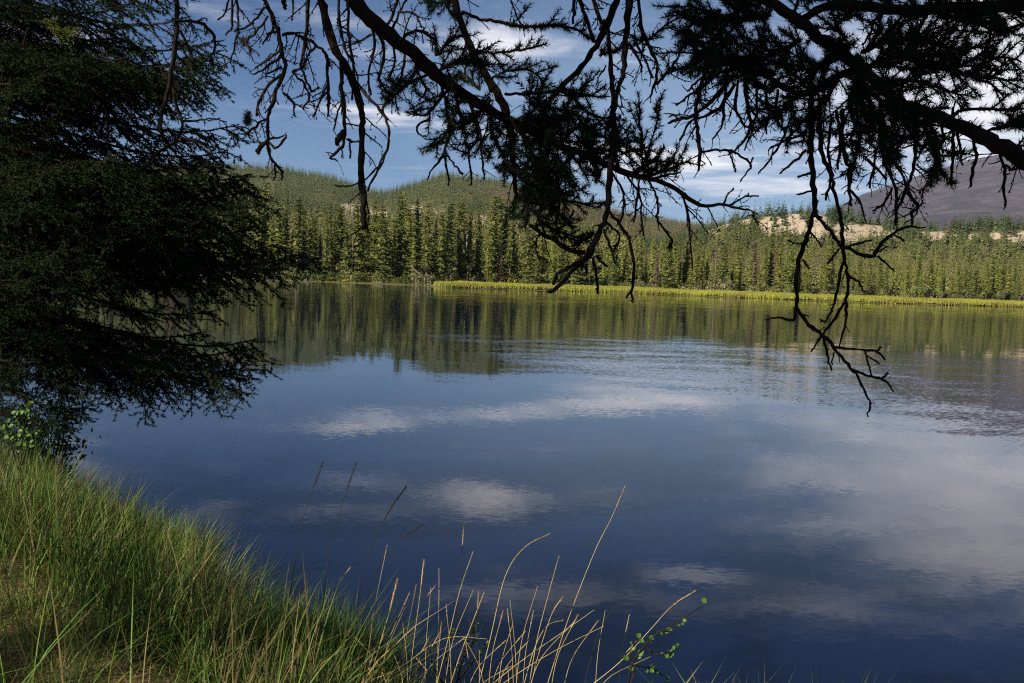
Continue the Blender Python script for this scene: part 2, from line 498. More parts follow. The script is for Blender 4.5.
tag(mb.build('hills', M['hills']), 'wooded hills and far bare mountain beyond the lake', kind='structure')

# ------------------------------------------------------------------ near bank and lake
SHORE = np.array([(-60, 60), (-30, 34), (-14, 20), (-8, 13.2), (-5, 10.2), (-3.6, 8.5), (-2.5, 7.2), (-1.2, 5.5), (-.5, 4.75), (.4, 4.55), (1.6, 4.5), (4, 4.3), (10, 2.5), (30, -6), (90, -20)], float)
def shore_dist(X, Y):
    """Signed distance to the near shoreline, positive on land."""
    best = np.full(np.shape(X), 1e9); sgn = np.ones(np.shape(X))
    for (ax, ay), (bx, by) in zip(SHORE[:-1], SHORE[1:]):
        ex, ey = bx - ax, by - ay
        t = np.clip(((X - ax) * ex + (Y - ay) * ey) / (ex * ex + ey * ey), 0, 1)
        d = np.hypot(X - ax - t * ex, Y - ay - t * ey)
        s = np.where(ex * (Y - ay) - ey * (X - ax) < 0, 1.0, -1.0)
        k = d < best; best = np.where(k, d, best); sgn = np.where(k, s, sgn)
    return best * sgn
def bank_z(X, Y):
    d = shore_dist(X, Y)
    n = fbm(X * .8, Y * .8) - .5
    return np.where(d > 0, .03 + .62 * sstep(d, -.1, 1.3) + .10 * np.clip(d - 1, 0, 6) / 6, .03 + d * .55) + n * .16 * sstep(d, .1, .9) + .012 * np.clip(d - 8, 0, 200) 
gx = np.concatenate([-np.geomspace(400, 10, 40, endpoint=False), np.linspace(-10, 5, 190, endpoint=False), np.geomspace(5, 400, 40)])
gy = np.concatenate([-np.geomspace(400, 3, 30, endpoint=False), np.linspace(-3, 14, 200, endpoint=False), np.geomspace(14, 70, 30)])
GX, GY = np.meshgrid(gx, gy)
GZ = np.maximum(bank_z(GX, GY), -2.5)
nu, ny = len(gx), len(gy)
ii, jj = np.meshgrid(np.arange(ny - 1), np.arange(nu - 1), indexing='ij')
q = np.stack([ii * nu + jj, ii * nu + jj + 1, (ii + 1) * nu + jj + 1, (ii + 1) * nu + jj], -1).reshape(-1, 4)
mb = MB(); mb.add(np.stack([GX, GY, GZ], -1).reshape(-1, 3), q)
tag(mb.build('ground', M['bank']), 'brown grassy lake bank', kind='structure')

mb = MB()
wx = np.linspace(-900, 900, 31); wy = np.linspace(-60, 320, 20)
WX, WY = np.meshgrid(wx, wy); nu, ny = len(wx), len(wy)
ii, jj = np.meshgrid(np.arange(ny - 1), np.arange(nu - 1), indexing='ij')
q = np.stack([ii * nu + jj, ii * nu + jj + 1, (ii + 1) * nu + jj + 1, (ii + 1) * nu + jj], -1).reshape(-1, 4)
mb.add(np.stack([WX, WY, np.zeros_like(WX)], -1).reshape(-1, 3), q)
tag(mb.build('lake', M['water']), 'calm blue lake mirroring sky and forest', kind='structure')

# ------------------------------------------------------------------ far trees
def conifer(mb, h, rad, levels, per, kites, seed, m=0, col=None, base=.06, taper=.8, gap=.12, trunk_mat=None):
    g = np.random.default_rng(seed)
    V = []; F = []
    n = 0
    for i in range(levels):
        t = i / (levels - 1)
        z = h * (base + (1 - base) * t) 
        r0 = rad * (1 - t) ** taper * (1.0 if t > .12 else .75 + 2 * t) + .03 * rad
        for k in range(per):
            if g.random() < gap: continue
            a = 2 * math.pi * (k + g.random() * .9) / per + i * 1.3
            r = r0 * g.uniform(.55, 1.15)
            zz = z + g.uniform(-.5, .5) * h / levels
            dr = r * g.uniform(.25, .55) * (1 - .5 * t)
            ca, sa = math.cos(a), math.sin(a)
            w = r * g.uniform(.24, .42)
            root = (0.05 * ca, .05 * sa, zz + r * .12)
            tip = (r * ca, r * sa, zz - dr)
            mr = r * .62
            l = (mr * ca - w * sa, mr * sa + w * ca, zz - dr * .75 - w * .25)
            rr = (mr * ca + w * sa, mr * sa - w * ca, zz - dr * .75 - w * .25)
            V += [root, l, tip, rr]
            if kites: F += [(n, n + 1, n + 2), (n, n + 2, n + 3)]
            else: F += [(n, n + 1, n + 3)]
            n += 4
    # leader
    V += [(0, 0, h), (.05 * rad, 0, h * .9), (-.03 * rad, .05 * rad, h * .9), (-.03 * rad, -.05 * rad, h * .9)]
    F += [(n, n + 1, n + 2), (n, n + 2, n + 3), (n, n + 3, n + 1)]
    mb.add(V, F, m, col)

def spruce_crown(seed, h, rad, base=.10, levels=34, per=7, gap=.15):
    """Detailed far spruce crown: each whorl branch is a drooping spray of small leaf-like facets."""
    g = np.random.default_rng(seed)
    V = []; n = 0
    for i in range(levels):
        t = (i + g.uniform(-.3, .3)) / levels
        t = min(max(t, 0), .985)
        z = h * (base + (1 - base) * t)
        r0 = rad * ((1 - t) ** .75) * (0.62 + .38 * min(1, t * 5)) + .12
        lump = 1 + .25 * math.sin(i * 1.7 + seed)
        for k in range(per):
            if g.random() < gap: continue
            a = g.uniform(0, 2 * math.pi)
            r = r0 * g.uniform(.45, 1.1) * lump
            dr = r * g.uniform(.15, .5)
            d = np.array([math.cos(a), math.sin(a), 0]); sd = np.array([-d[1], d[0], 0])
            m_ = max(3, int(r / .28))
            for j in range(m_):
                s = (j + .7) / m_
                if s < .2: continue
                c = d * r * s + np.array([0, 0, z - dr * s ** 1.5 + .15 * r * (s > .85)])
                w = (.16 + .22 * r * (1 - s)) * g.uniform(.6, 1.2)
                ln = g.uniform(.25, .48)
                for sg in (-1, 1):
                    o = c + sd * sg * w * .4
                    V += [o - d * .05, o + sd * sg * w + d * ln * .5 - np.array([0, 0, g.uniform(.1, .3)]), o + d * ln - np.array([0, 0, g.uniform(0, .2)])]
    K = 9; ng = 26; core = []
    for i in range(ng + 1):
        t = i / ng; z = h * (base + .02 + (.96 - base) * t)
        rr = (rad * ((1 - t) ** .8) * (.62 + .38 * min(1, t * 5))) * (.62 if i % 2 else .36)
        for k in range(K):
            a = 2 * math.pi * (k + .5 * (i % 2)) / K; q = rr * g.uniform(.6, 1.15)
            core.append((q * math.cos(a), q * math.sin(a), z + g.uniform(-.12, .12) - (.22 if i % 2 else -.1)))
    CF = [(i * K + k, i * K + (k + 1) % K, (i + 1) * K + (k + 1) % K, (i + 1) * K + k) for i in range(ng) for k in range(K)]
    V += [(0, 0, h), (.10, 0, h * .93), (-.08, .05, h * .93), (0, 0, h), (-.08, .05, h * .93), (-.03, -.10, h * .93)]
    mb = MB(); V = np.array(V)
    mb.add(V, np.arange(len(V)).reshape(-1, 3))
    mb.add(core, CF)
    return mb

def trunk_mb(h, r0, bend=.0, seed=0):
    g = np.random.default_rng(seed)
    mb = MB(); z = np.linspace(-.4, h * .97, 9)
    P = np.stack([np.sin(z * .2 + seed) * bend, np.cos(z * .17 + seed) * bend, z], -1)
    tube(mb, P, r0 * (1 - .93 * np.linspace(0, 1, 9)), 6)
    return mb

PROTO = []     # unit height 16 m
for i, (rad, base, gap) in enumerate([(2.3, .04, .12), (2.0, .08, .18), (1.6, .12, .22), (2.6, .05, .2), (1.3, .18, .3), (1.9, .28, .3)]):
    crown = spruce_crown(11 + i, 16, rad, base, 36, 8, gap)
    PROTO.append({k: crown.mesh('crown', [FT[k]], False) for k in ('dark', 'olive', 'pale', 'red')} | {'trunk': trunk_mb(16, .17, .05, i).mesh('trunk', [M['far_wood']])})
def snag_mesh(seed):
    g = np.random.default_rng(seed); mb = MB()
    tube(mb, [(0, 0, -.3), (.1, 0, 6), (.05, .1, 12.5)], [.2, .13, .03], 6)
    for k in range(26):
        z = g.uniform(2.5, 12); a = g.uniform(0, 6.28); l = g.uniform(.4, 1.5) * (1 - z / 15)
        tube(mb, [(0, 0, z), (l * .6 * math.cos(a), l * .6 * math.sin(a), z + .05), (l * math.cos(a), l * math.sin(a), z - .25)], [.05, .03, .015], 4)
    return mb.mesh('snag', [FT['grey']])
SNAG = [snag_mesh(5), snag_mesh(6)]

def stand_name(px):
    if px < 240: return 'behind the dark near spruce'
    if px < 345: return 'left of the hanging stub'
    if px < 435: return 'left of the sedge strip'
    if px < 545: return 'behind the sedge strip tip'
    if px < 680: return 'below the dark needled bough'
    if px < 800: return 'left of the long hanging twig'
    if px < 920: return 'beyond the long hanging twig'
    return 'below the distant mountain'
HT = [(-60, 17), (150, 18), (230, 17.5), (262, 20), (290, 18), (330, 17.5), (360, 18.5), (400, 20), (440, 19.5), (480, 19), (515, 18.5), (532, 15), (548, 10), (600, 9.5), (640, 11.5), (700, 11),
      (735, 9.3), (765, 10.8), (785, 10.8), (800, 8.2), (830, 9.2), (900, 8.2), (960, 8.6), (1024, 8.4), (1100, 9)]
NTREE = 0
def add_far_tree(px, Y, h, kind, proto, wide):
    global NTREE
    X = (px - 512) / 1000 * Y
    z = float(hill_z(np.array(X), np.array(Y)))
    size = 'tall' if h > 15.5 else ('mid-height' if h > 10.5 else 'short')
    look = {'dark': 'dark green spruce', 'olive': 'olive green spruce', 'pale': 'pale yellow-green spruce', 'red': 'rusty brown dying spruce'}[kind]
    st = stand_name(px)
    o = empty('spruce_tree', (X, Y, z - .1), '%s %s %s' % (size, look, st), 'tree', '%s %s trees %s' % (size, look, st))
    s = h / 16.0
    o.scale = (s * wide, s * wide, s)
    o.rotation_euler = (rng.normal(0, .012), rng.normal(0, .012), rng.uniform(0, 6.28))
    for nm, me in (('crown', PROTO[proto][kind]), ('trunk', PROTO[proto]['trunk'])):
        c = bpy.data.objects.new(nm, me); COL.objects.link(c); c.parent = o
    NTREE += 1

SPRUCES = []
def scatter_row(Yoff, step, jit, fac):
    px = -40.0
    while px < 1090:
        px += step * rng.uniform(.6, 1.5) * (1.0 if px > 180 else 2.2)
        Y = shore_y(np.array(px)) + (26 if px > 432 else 5) + Yoff + rng.uniform(-jit, jit)
        h = float(prof(px, HT)) * (.86 if px < 545 else .97) * fac * rng.choice([1.0, .92, .8, .6, 1.1], p=[.28, .22, .22, .18, .10])
        r = rng.random()
        if px < 540: kind = 'dark' if r < .55 else ('olive' if r < .9 else ('red' if r < .95 else 'pale'))
        elif px < 640: kind = 'pale' if r < .40 else ('olive' if r < .8 else ('dark' if r < .9 else 'red'))
        else: kind = 'olive' if r < .55 else ('pale' if r < .75 else ('dark' if r < .97 else 'red'))
        SPRUCES.append((px, float(Y), h, kind))
scatter_row(1.0, 13.5, 3.0, .93)
scatter_row(9.0, 12.5, 4.0, 1.0)
scatter_row(20.0, 13.0, 5.0, 1.03)
SPRUCES += [(262, 196, 19.0, 'olive'), (400, 199, 18.2, 'olive'), (768, 203, 13.5, 'dark'), (786, 204, 13.0, 'dark'), (497, 206, 17.5, 'dark'), (826, 202, 13.5, 'olive')]
SPRUCES = SPRUCES[:296]
for (px, Y, h, kind) in SPRUCES:
    add_far_tree(px, Y, h, kind, int(rng.integers(0, 6)), rng.uniform(.65, 1.4))
for k, (px, Y, h, lab) in enumerate([(526, 205, 15, 'bare grey snag at the end of the tall dark stand'), (350, 196, 15, 'bare grey snag beside the pale sandy scar'), (611, 203, 9, 'small bare grey snag among the pale young spruces'),
                                 (712, 202, 10, 'thin bare grey snag standing left of the long hanging twig')]):
    X = (px - 512) / 1000 * Y
    o = bpy.data.objects.new('dead_snag', SNAG[k % 2]); COL.objects.link(o)
    o.location = (X, Y, float(hill_z(np.array(X), np.array(Y)))); o.scale = (h / 12.5,) * 3
    tag(o, lab, 'dead tree', 'bare dead snags on the far shore')

# utility pole between the spruces
X = (464 - 512) / 1000 * 212
z0 = float(hill_z(np.array(X), np.array(212.0)))
o = empty('utility_pole', (X, 206.0, .6), 'pale grey utility pole with crossarm among the dark spruces', 'utility pole')
o.location.z = float(hill_z(np.array(-9.9), np.array(206.0)))
o.location.x = (464 - 512) / 1000 * 206.0
def rel(o, pts): return np.asarray(pts, float) + np.array(o.location)
mb = MB(); tube(mb, rel(o, [(0, 0, -.5), (0, 0, 4.5), (0, 0, 9.3)]), [.20, .18, .15], 8); mb.build('pole', M['pole'], o)
mb = MB(); tube(mb, rel(o, [(-1.1, -.12, 8.6), (0, -.12, 8.62), (1.1, -.12, 8.6)]), .07, 4); mb.build('crossarm', M['pole'], o)
for sx in (-.95, .0, .95):
    mb = MB(); tube(mb, rel(o, [(sx, -.12, 8.65), (sx, -.12, 8.75), (sx, -.12, 8.95)]), [.05, .08, .05], 6); mb.build('insulator', M['pole'], o)

# bushes along the far waterline
def bush_mesh(seed, mat):
    g = np.random.default_rng(seed); V = []
    for k in range(420):
        d = nrm(g.normal(size=3)); d[2] = abs(d[2]); r = g.uniform(.45, 1.0)
        c = d * r * np.array([1.1, 1.1, 1.15])
        a = nrm(g.normal(size=3)) * g.uniform(.10, .22); b = nrm(np.cross(a, g.normal(size=3))) * g.uniform(.06, .14)
        V += [c - a, c + a * .2 + b, c + a]
    mb = MB(); V = np.array(V); mb.add(V, np.arange(len(V)).reshape(-1, 3))
    for k in range(9):
        a = g.uniform(0, 6.28); q = np.array([math.cos(a) * .7, math.sin(a) * .7, .95])
        tube(mb, [(0, 0, -.1), q * .5 + np.array([0, 0, .1]), q], [.03, .02, .01], 4, 1)
    return mb.mesh('bush', [mat, FT['grey']], False)
BU = [bush_mesh(1, FT['bush']), bush_mesh(2, FT['bush']), bush_mesh(3, FT['yellow']), bush_mesh(4, FT['dark']), bush_mesh(5, FT['pale'])]
bl = []
for px in np.arange(236, 1050, 10.5):
    px = px + rng.uniform(-4, 4)
    left = px < 432
    r = rng.random()
    if left: kd = 3 if r < .6 else (0 if r < .8 else 4)
    else: kd = 0 if r < .5 else (1 if r < .75 else (4 if r < .92 else 3))
    bl.append((px, 1.8 if left else rng.uniform(27, 31), rng.uniform(.8, 1.9) if left else rng.uniform(.8, 1.9), kd))
bl += [(493, 28, 1.7, 4), (508, 28, 1.6, 2), (530, 29, 2.2, 0), (545, 29, 2.1, 1), (575, 29, 2.2, 0), (672, 28, 1.5, 2), (328, 1.5, 1.2, 2), (345, 1.5, 1.4, 2)]
for px, off, s, kd in bl:
    Y = float(shore_y(np.array(px))) + off; X = (px - 512) / 1000 * Y
    o = bpy.data.objects.new('shore_bush', BU[kd]); COL.objects.link(o)
    o.location = (X, Y, float(hill_z(np.array(X), np.array(Y))) - .1)
    o.scale = (s * rng.uniform(.8, 1.2), s, s * rng.uniform(.9, 1.4)); o.rotation_euler.z = rng.uniform(0, 6.28)
    look = ['grey-green twiggy bush', 'pale grey twiggy bush', 'bright yellow bush', 'dark green bush', 'light green bush'][kd]
    tag(o, '%s on the shore %s' % (look, stand_name(px)), 'bush', '%s row %s' % (look, stand_name(px)))

# fallen tree at the tip of the strip
Y = 186.5; o = empty('fallen_tree', ((421 - 512) / 1000 * Y, Y, .2), 'fallen brown tree leaning over the water beside the strip tip', 'fallen tree')
L0 = np.array(o.location)
mb = MB(); tube(mb, L0 + np.array([(-2.6, 3, 3.2), (-.8, 1, 1.9), (0.5, 0, .8), (1.4, -.6, .1), (2.4, -1.2, -.3)]), [.12, .18, .2, .2, .16], 7); mb.build('trunk', M['far_wood'], o)
mb = MB()
for k in range(60):
    t = rng.random(); b = L0 + np.array([-2.6 + 4.6 * t, 3 - 3.8 * t, 3.2 - 3.2 * t]); d = nrm(rng.normal(size=3)) * rng.uniform(.6, 1.8)
    tube(mb, [b, b + d * .6, b + d + np.array([0, 0, -.4])], [.05, .03, .012], 4)
mb.build('branches', FT['red'], o)
for k, (px, off, s) in enumerate([(306, .5, .55), (270, .4, .5), (138, .6, .6), (377, .5, .5)]):
    Y = float(shore_y(np.array(px))) + off; c = np.array([(px - 512) / 1000 * Y, Y, .15])
    mb = MB(); a = rng.uniform(-.5, .5)
    d = np.array([math.cos(a), math.sin(a), .15]) * s * 2
    P = smooth_path([c - d, c + np.array([0, 0, .1]), c + d], 4); tube(mb, P, [.16, .2, .22, .21, .2, .18, .17, .15, .1], 7)
    for j in range(4):
        b = P[int(rng.integers(1, 8))]; tube(mb, [b, b + np.array([rng.uniform(-.3, .3), -.2, rng.uniform(.3, .7)])], [.05, .02], 4)
    tag(mb.build('driftwood_log', FT['grey']), ['pale driftwood log at the shaded waterline', 'small pale log by the dark shore bushes', 'pale log seen through the near spruce', 'short pale log under the tall spruces'][k], 'log')

# the wood on the hills: tens of thousands of small conifers in one mesh
def forest_mass():
    mb = MB()
    P3 = []
    protoA = []; protoB = []
    for i in range(6):
        b = MB(); conifer(b, 1.0, .17 + .02 * (i % 3), 13, 6, True, 50 + i); protoA.append((b.v[0], b.f[0]))
    for i in range(6):
        b = MB(); conifer(b, 1.0, .20 + .02 * (i % 3), 7, 5, False, 80 + i, gap=.08); protoB.append((b.v[0], b.f[0]))
    protoW = []
    for i in range(5):
        b = MB(); conifer(b, 1.0, .27 + .03 * (i % 3), 10, 6, True, 120 + i); protoW.append((b.v[0], b.f[0]))
    def put(U, Y, hmin, hmax, protos):
        X = U * Y; Z = hill_z(X, Y); px = px_of(X, Y)
        sm = sand_mask(X, Y, Z)
        keep = (sm < .27) | (rng.random(len(X)) < .13)
        dens = fbm(X * .012 + 5, Y * .012)
        keep &= rng.random(len(X)) < .55 + 1.1 * (dens - .3)
        X, Y, Z, px = X[keep], Y[keep], Z[keep], px[keep]
        N = len(X)
        h = rng.uniform(hmin, hmax, N) * (.8 + .5 * fbm(X * .02, Y * .02))
        h *= np.where(px > 640, np.where(Y < 460, .50, .85), 1.0)
        pat = fbm(X * .008 + 40, Y * .008 + 3)
        pat2 = fbm(X * .004 + 11, Y * .004 + 77)
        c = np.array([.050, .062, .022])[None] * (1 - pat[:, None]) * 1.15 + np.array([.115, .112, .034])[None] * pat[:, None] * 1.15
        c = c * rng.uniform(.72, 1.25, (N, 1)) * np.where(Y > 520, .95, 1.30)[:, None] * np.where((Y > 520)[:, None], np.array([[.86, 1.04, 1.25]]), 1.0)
        rp = .06 + .75 * sstep(pat2, .50, .66) * sstep(Y, 260, 420) * sstep(px, 420, 560) * sstep(-px, -800, -680) + .25 * sstep(pat2, .55, .7)
        rp = np.maximum(rp, .50 * sstep(px, 545, 600) * sstep(-px, -800, -720) * sstep(Y, 600, 800))
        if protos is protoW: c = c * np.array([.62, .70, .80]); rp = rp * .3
        dead = rng.random(N) < rp
        c[dead] = np.array([.135, .088, .060]) * rng.uniform(.7, 1.3, (dead.sum(), 1))
        which = rng.integers(0, len(protos), N); rot = rng.uniform(0, 6.28, N)
        for i, (v, f) in enumerate(protos):
            k = np.where(which == i)[0]
            if not len(k): continue
            ca, sa = np.cos(rot[k])[:, None], np.sin(rot[k])[:, None]
            wd = (h[k] * rng.uniform(.8, 1.25, len(k)))[:, None]
            vx = (v[None, :, 0] * ca - v[None, :, 1] * sa) * wd + X[k][:, None]
            vy = (v[None, :, 0] * sa + v[None, :, 1] * ca) * wd + Y[k][:, None]
            vz = v[None, :, 2] * h[k][:, None] + Z[k][:, None] - .3
            nv = len(v)
            ff = (f[None] + (np.arange(len(k)) * nv)[:, None, None]).reshape(-1, 3)
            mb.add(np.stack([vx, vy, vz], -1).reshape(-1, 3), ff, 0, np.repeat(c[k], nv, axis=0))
    N = 5200
    put(rng.uniform(-.62, .62, N), 222 + 230 * rng.random(N) ** 1.2, 9, 15, protoA)
    N = 5200
    put(rng.uniform(.10, .62, N), 460 + 260 * rng.random(N) ** .7, 7, 11, protoW)
    N = 15000
    put(rng.uniform(-.62, .62, N), 430 + (830 - 430) * rng.random(N) ** .8, 8, 13, protoB)
    N = 21000
    put(rng.uniform(-.62, .30, N), np.sqrt(rng.uniform(800 ** 2, 1720 ** 2, N)), 8, 13, protoB)
    N = 5000
    put(rng.uniform(.15, .64, N), np.sqrt(rng.uniform(700 ** 2, 2300 ** 2, N)), 8, 13, protoB)
    N = 3000
    put(rng.uniform(-1.6, -.62, N), 215 + 800 * rng.random(N), 10, 16, protoB)
    return mb.build('forest', M['forest'], smooth=False)
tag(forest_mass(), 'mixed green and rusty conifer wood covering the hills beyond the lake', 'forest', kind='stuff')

# sedge strip
def blades(mb, B, h, lean, width, col, bend=.6, seg=3, m=0):
    """Grass blades from base points B (N,3): height h, horizontal lean vector (N,2)."""
    N = len(B); h = np.asarray(h).reshape(N, 1); lean = np.asarray(lean)
    side = np.stack([-lean[:, 1], lean[:, 0]], -1); rn = rng.normal(size=(N, 2)); side = nrm(side + rn * .8 * np.linalg.norm(lean, axis=1, keepdims=True) + rn * .05)
    w = np.broadcast_to(np.asarray(width, float).reshape(-1, 1), (N, 1))
    V = []
    ts = np.linspace(0, 1, seg + 1)
    for i, t in enumerate(ts):
        c = np.concatenate([B[:, :2] + lean * (t * (1 - bend) + bend * t * t), B[:, 2:] + h * (t - .28 * np.linalg.norm(lean, axis=1, keepdims=True) / h * t * t * bend)], 1)
        if i < seg:
            ww = w * (1 - .75 * t ** 1.5) / 2
            V += [np.concatenate([c[:, :2] - side * ww, c[:, 2:]], 1), np.concatenate([c[:, :2] + side * ww, c[:, 2:]], 1)]
        else: V.append(c)
    nv = 2 * seg + 1
    v = np.stack(V, 1).reshape(-1, 3)
    o = (np.arange(N) * nv)[:, None]
    c = np.repeat(np.asarray(col), nv, axis=0)
    fq = np.concatenate([o + np.array([[2 * i, 2 * i + 1, 2 * i + 3, 2 * i + 2]]) for i in range(seg - 1)]) if seg > 1 else None
    ft = o + np.array([[2 * seg - 2, 2 * seg - 1, 2 * seg]])
    n0 = mb.n
    mb.v.append(v); mb.c.append(c); mb.n += len(v)
    if fq is not None: mb.f.append(fq + n0); mb.m.append(m)
    mb.f.append(ft + n0); mb.m.append(m)

N = 85000
px = rng.uniform(430, 1110, N); off = 26 * rng.random(N) ** 1.4 + rng.normal(0, .25, N) + 2.2 * fbm(px * .045, px * .011) - .9
Y = shore_y(px) + off - .35; X = (px - 512) / 1000 * Y
keep = (px > 446 + off * 0.3 - 14 * (off < 20)) ; X, Y, px, off = X[keep], Y[keep], px[keep], off[keep]
Z = hill_z(X, Y); Z = np.maximum(Z, -.05)
c = np.array([.35, .36, .045])[None] * rng.uniform(.85, 1.15, (len(X), 1)) * (0.85 + .35 * (fbm(X * .12, Y * .12)[:, None] - .4))
c[:, 2] += rng.uniform(0, .02, len(X))
br = sstep(fbm(X * .22 + 9, Y * .16 + 4), .50, .64)[:, None] * rng.random((len(X), 1)); c = c * (1 - br) + np.array([.24, .185, .07])[None] * br
mb = MB(); blades(mb, np.stack([X, Y, Z], -1), rng.uniform(.32, .66, len(X)) * (.65 + .7 * fbm(X * .35, Y * .1)), rng.normal(0, .14, (len(X), 2)), .15, c, seg=1)
tag(mb.build('sedge_strip', M['reed'], smooth=False), 'bright yellow-green strip of sedge along the far waterline', 'sedge', kind='stuff')

# ------------------------------------------------------------------ near grass
def grass_field():
    mb = MB()
    def sample(n, x0, x1, y0, y1):
        X = rng.uniform(x0, x1, n); Y = rng.uniform(y0, y1, n)
        d = shore_dist(X, Y); k = (d > .02) & (X > -.62 * Y - .6) & (Y > 1.7)
        return X[k], Y[k], d[k]
    def col(n, X, Y, base, var=.35):
        p = fbm(X * 1.7 + 3, Y * 1.7)[:, None]
        c = np.array(base)[None] * rng.uniform(1 - var, 1 + var, (n, 1)) * (.15 + 1.6 * p)
        c[:, 2] *= rng.uniform(.6, 1.4, n); c[:, 0] *= rng.uniform(.75, 1.25, n)
        dry = rng.random(n) < .10 + .35 * sstep(fbm(X * 2.3 + 30, Y * 2.3), .52, .68)
        c[dry] = np.array([.21, .155, .065]) * rng.uniform(.6, 1.3, (dry.sum(), 1))
        return c
    # short turf
    X, Y, d = sample(190000, -9, 4, 1.7, 14)
    keep = rng.random(len(X)) < np.clip(1.0 - 3.2 * np.abs(fbm(X * 1.1, Y * 1.1) - .66), .05, 1); X, Y, d = X[keep], Y[keep], d[keep]
    n = len(X); B = np.stack([X, Y, bank_z(X, Y) - .01], -1)
    h = rng.uniform(.03, .12, n) * (.4 + 1.2 * fbm(X * 1.5 + 7, Y * 1.5))
    blades(mb, B, h, rng.normal(0, .05, (n, 2)), rng.uniform(.003, .006, n), col(n, X, Y, (.145, .185, .030)))
    # lying thatch
    X, Y, d = sample(45000, -9, 4, 1.7, 12); n = len(X)
    B = np.stack([X, Y, bank_z(X, Y) + .004], -1)
    c = np.array([.31, .21, .095])[None] * rng.uniform(.35, 1.3, (n, 1))
    blades(mb, B, rng.uniform(.01, .05, n), rng.normal(0, .10, (n, 2)), rng.uniform(.002, .005, n), c, bend=.2)
    # tall sedge belt along the edge
    X, Y, d = sample(420000, -10, 4, 1.7, 16)
    belt = np.exp(-((d - .40) / .50) ** 2) + .06
    clump = fbm(X * 2.6 + 50, Y * 2.6 + 8)
    keep = rng.random(len(X)) < belt * (sstep(clump, .36, .60) * .95 + .10)
    X, Y, d, clump = X[keep], Y[keep], d[keep], clump[keep]
    n = len(X); B = np.stack([X, Y, bank_z(X, Y) - .02], -1)
    h = rng.uniform(.22, .62, n) * (.55 + .75 * sstep(clump, .35, .7)) * np.where(X > -.55, .62, 1.0)
    lean = rng.normal(0, .20, (n, 2)) + np.array([.06, .02])
    blades(mb, B, h, lean, rng.uniform(.0045, .0095, n), col(n, X, Y, (.10, .165, .026), .5), seg=4)
    # individual tussocks: long arching blades
    for (tx, ty, nb, hh, sp, base) in TUSS:
        nb = int(nb * 1.25)
        a = rng.uniform(0, 6.28, nb); r = sp * np.sqrt(rng.random(nb))
        X = tx + r * np.cos(a); Y = ty + r * np.sin(a)
        B = np.stack([X, Y, np.maximum(bank_z(X, Y), -.02) - .02], -1)
        h = hh * rng.uniform(.55, 1.1, nb)
        lean = np.stack([np.cos(a), np.sin(a)], -1) * (r / sp * .30 * hh)[:, None] + rng.normal(0, .16 * hh + .04, (nb, 2))
        c = np.array(base)[None] * rng.uniform(.4, 1.55, (nb, 1)); dry = rng.random(nb) < .14; c[dry] = np.array([.20, .15, .07])
        blades(mb, B, h, lean, rng.uniform(.005, .010, nb), c, seg=4)
    return mb.build('grass', M['grass'], smooth=False)
def gpt(px, py, d):   # x,y of a ground spot seen at px at depth d
    p = at(px, py, d); return float(p[0]), float(p[1])
TUSS = []
for (px, d, nb, hh, sp, base) in [(330, 5.05, 1500, .66, .26, (.075, .15, .03)), (300, 5.3, 900, .60, .25, (.07, .13, .03)), (352, 4.9, 600, .55, .18, (.075, .14, .03)),
                                  (150, 6.4, 900, .62, .30, (.11, .17, .03)), (175, 6.1, 700, .55, .22, (.13, .19, .035)), (120, 6.8, 700, .60, .28, (.09, .14, .03)),
                                  (60, 6.0, 800, .45, .35, (.11, .16, .03)), (20, 6.4, 900, .5, .4, (.10, .15, .03)), (215, 5.6, 700, .5, .25, (.085, .13, .028)), (90, 7.6, 600, .55, .3, (.07, .11, .03)),
                                  (255, 5.3, 700, .5, .25, (.08, .13, .028)), (40, 8.0, 900, .6, .5, (.07, .11, .03)), (160, 7.4, 800, .55, .35, (.06, .10, .03)),
                                  (240, 4.5, 380, .26, .28, (.08, .12, .028)), (300, 4.5, 420, .34, .28, (.075, .115, .028)), (160, 4.6, 160, .15, .22, (.10, .14, .03)), (30, 4.8, 100, .12, .2, (.12, .15, .03)), (380, 4.5, 500, .42, .22, (.07, .11, .03)),
                                  (90, 4.5, 70, .12, .18, (.12, .16, .03)), (420, 4.35, 420, .40, .22, (.07, .10, .03)), (455, 4.4, 300, .36, .2, (.06, .085, .025)), (490, 4.35, 200, .26, .2, (.07, .10, .03)), (395, 4.6, 420, .42, .2, (.07, .11, .03)), (350, 4.2, 400, .38, .25, (.075, .11, .028))]:
    x, y = gpt(px, 600, d); TUSS.append((x, y, nb, hh, sp, base))
tag(grass_field(), 'green and straw-coloured grass covering the near bank', 'grass', kind='stuff')

